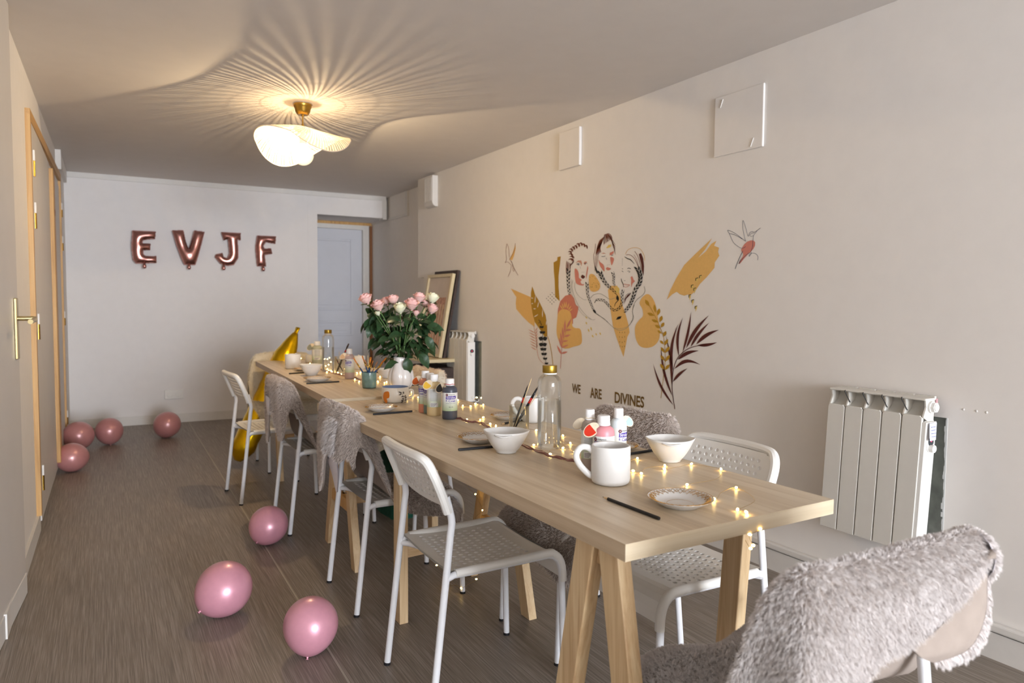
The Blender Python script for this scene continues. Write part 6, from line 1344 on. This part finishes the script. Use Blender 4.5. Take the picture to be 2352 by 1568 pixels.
h3 = Lines(2).line([(1115, 450), (1160, 380), (1260, 345), (1360, 370), (1420, 470), (1430, 560)], zF, .9); h3.done('scarf_halo', 'ochre', w3)
h3 = Lines(3).line([(1125, 465), (1190, 465), (1260, 520), (1310, 620), (1330, 670)], zF, 1.0).line([(1265, 405), (1310, 470), (1350, 580), (1370, 700)], zF, 1.0).line([(1255, 460), (1300, 540), (1325, 640)], zF, .6); h3.done('scarf_folds', 'brown', w3)
h3 = Lines(4).line([(1100, 495), (1150, 525), (1200, 545), (1260, 610)], zF, 2.2, 5, True); h3.braid([(1290, 650), (1340, 740), (1360, 840), (1345, 930), (1280, 1030), (1240, 1160), (1180, 1300), (1090, 1400)], zF, 10.5, 6, 3.3, 1.2); h3.blob((1050, 1470), (960, 1525), 3.2, zF); h3.line([(1050, 1470), (1000, 1500)], zF, 1.4); h3.braid([(1080, 1030), (1060, 1120), (1060, 1230), (1020, 1330), (930, 1370), (850, 1300), (760, 1210), (640, 1200)], zF, 5.5, 4.5, 2.9, 1.0); h3.line([(640, 1190), (610, 1250)], zF, 1.0); h3.done('braids', 'black', w3)
f3 = Lines(4).line([(1060, 690), (1075, 695)], zF, 1.0).line([(1148, 690), (1170, 680), (1205, 692)], zF, 1.3).line([(1055, 725), (1070, 735), (1080, 745)], zF, .9).line([(1150, 735), (1170, 728), (1190, 740), (1170, 752)], zF, .8).line([(1095, 885), (1115, 888)], zF, .7).line([(1045, 850), (1055, 900), (1075, 935), (1085, 995)], zF, 1.6, 5, True).line([(1065, 520), (1062, 640)], zF, .3).line([(1185, 1090), (1130, 1120), (1095, 1200)], zF, .6); f3.done('features', 'black', w3)
f3 = Lines(4).line([(1080, 945), (1110, 940), (1140, 950), (1185, 955), (1150, 985), (1110, 990), (1085, 975)], zF, .9).line([(1085, 950), (1140, 962), (1185, 955)], zF, .6); f3.done('lips', 'coral', w3)
fill([(1090, 1270), (1105, 1190), (1150, 1120), (1215, 1080), (1180, 1130), (1130, 1180)], zF, 'maroon', 'collar', 2, 0, w3)
n3 = Lines(2).line([(1420, 980), (1437, 1050), (1400, 1120), (1310, 1190), (1255, 1270), (1230, 1380), (1240, 1470), (1215, 1568)], zF, .9).line([(700, 290), (760, 340), (930, 440), (1010, 520), (1130, 630), (1200, 690), (1340, 730), (1480, 680), (1560, 600), (1640, 480), (1660, 400), (1630, 260), (1680, 100)], zK, .9).line([(1180, 670), (1300, 685), (1420, 675), (1500, 640), (1570, 580), (1625, 480)], zK, .6); n3.done('trailing_cord', 'grey', w3)
# lettering
for word, (x0, y0, x1, y1), (bx0, by0, bx1, by1) in (('WE', (1314, 880, 1334, 884), (1314, 901, 1333, 905)), ('ARE', (1355, 889, 1382, 894), (1356, 913, 1382, 917)), ('DIVINES', (1412, 899, 1480, 911), (1412, 925, 1479, 937))):
    V_, F_ = text_verts(word, bold=.022); xs = [v[0] for v in V_]; ys = [v[1] for v in V_]
    tl, tr, bl, br = [onwall(p, .0016) for p in ((x0, y0), (x1, y1), (bx0, by0), (bx1, by1))]
    out = []
    for v in V_:
        u = (v[0]-min(xs))/(max(xs)-min(xs)); w_ = (v[1]-min(ys))/(max(ys)-min(ys)); out.append((bl*(1-u)+br*u)*(1-w_)+(tl*(1-u)+tr*u)*w_)
    mesh('lettering', out, F_, 'paint_bronze', mural)
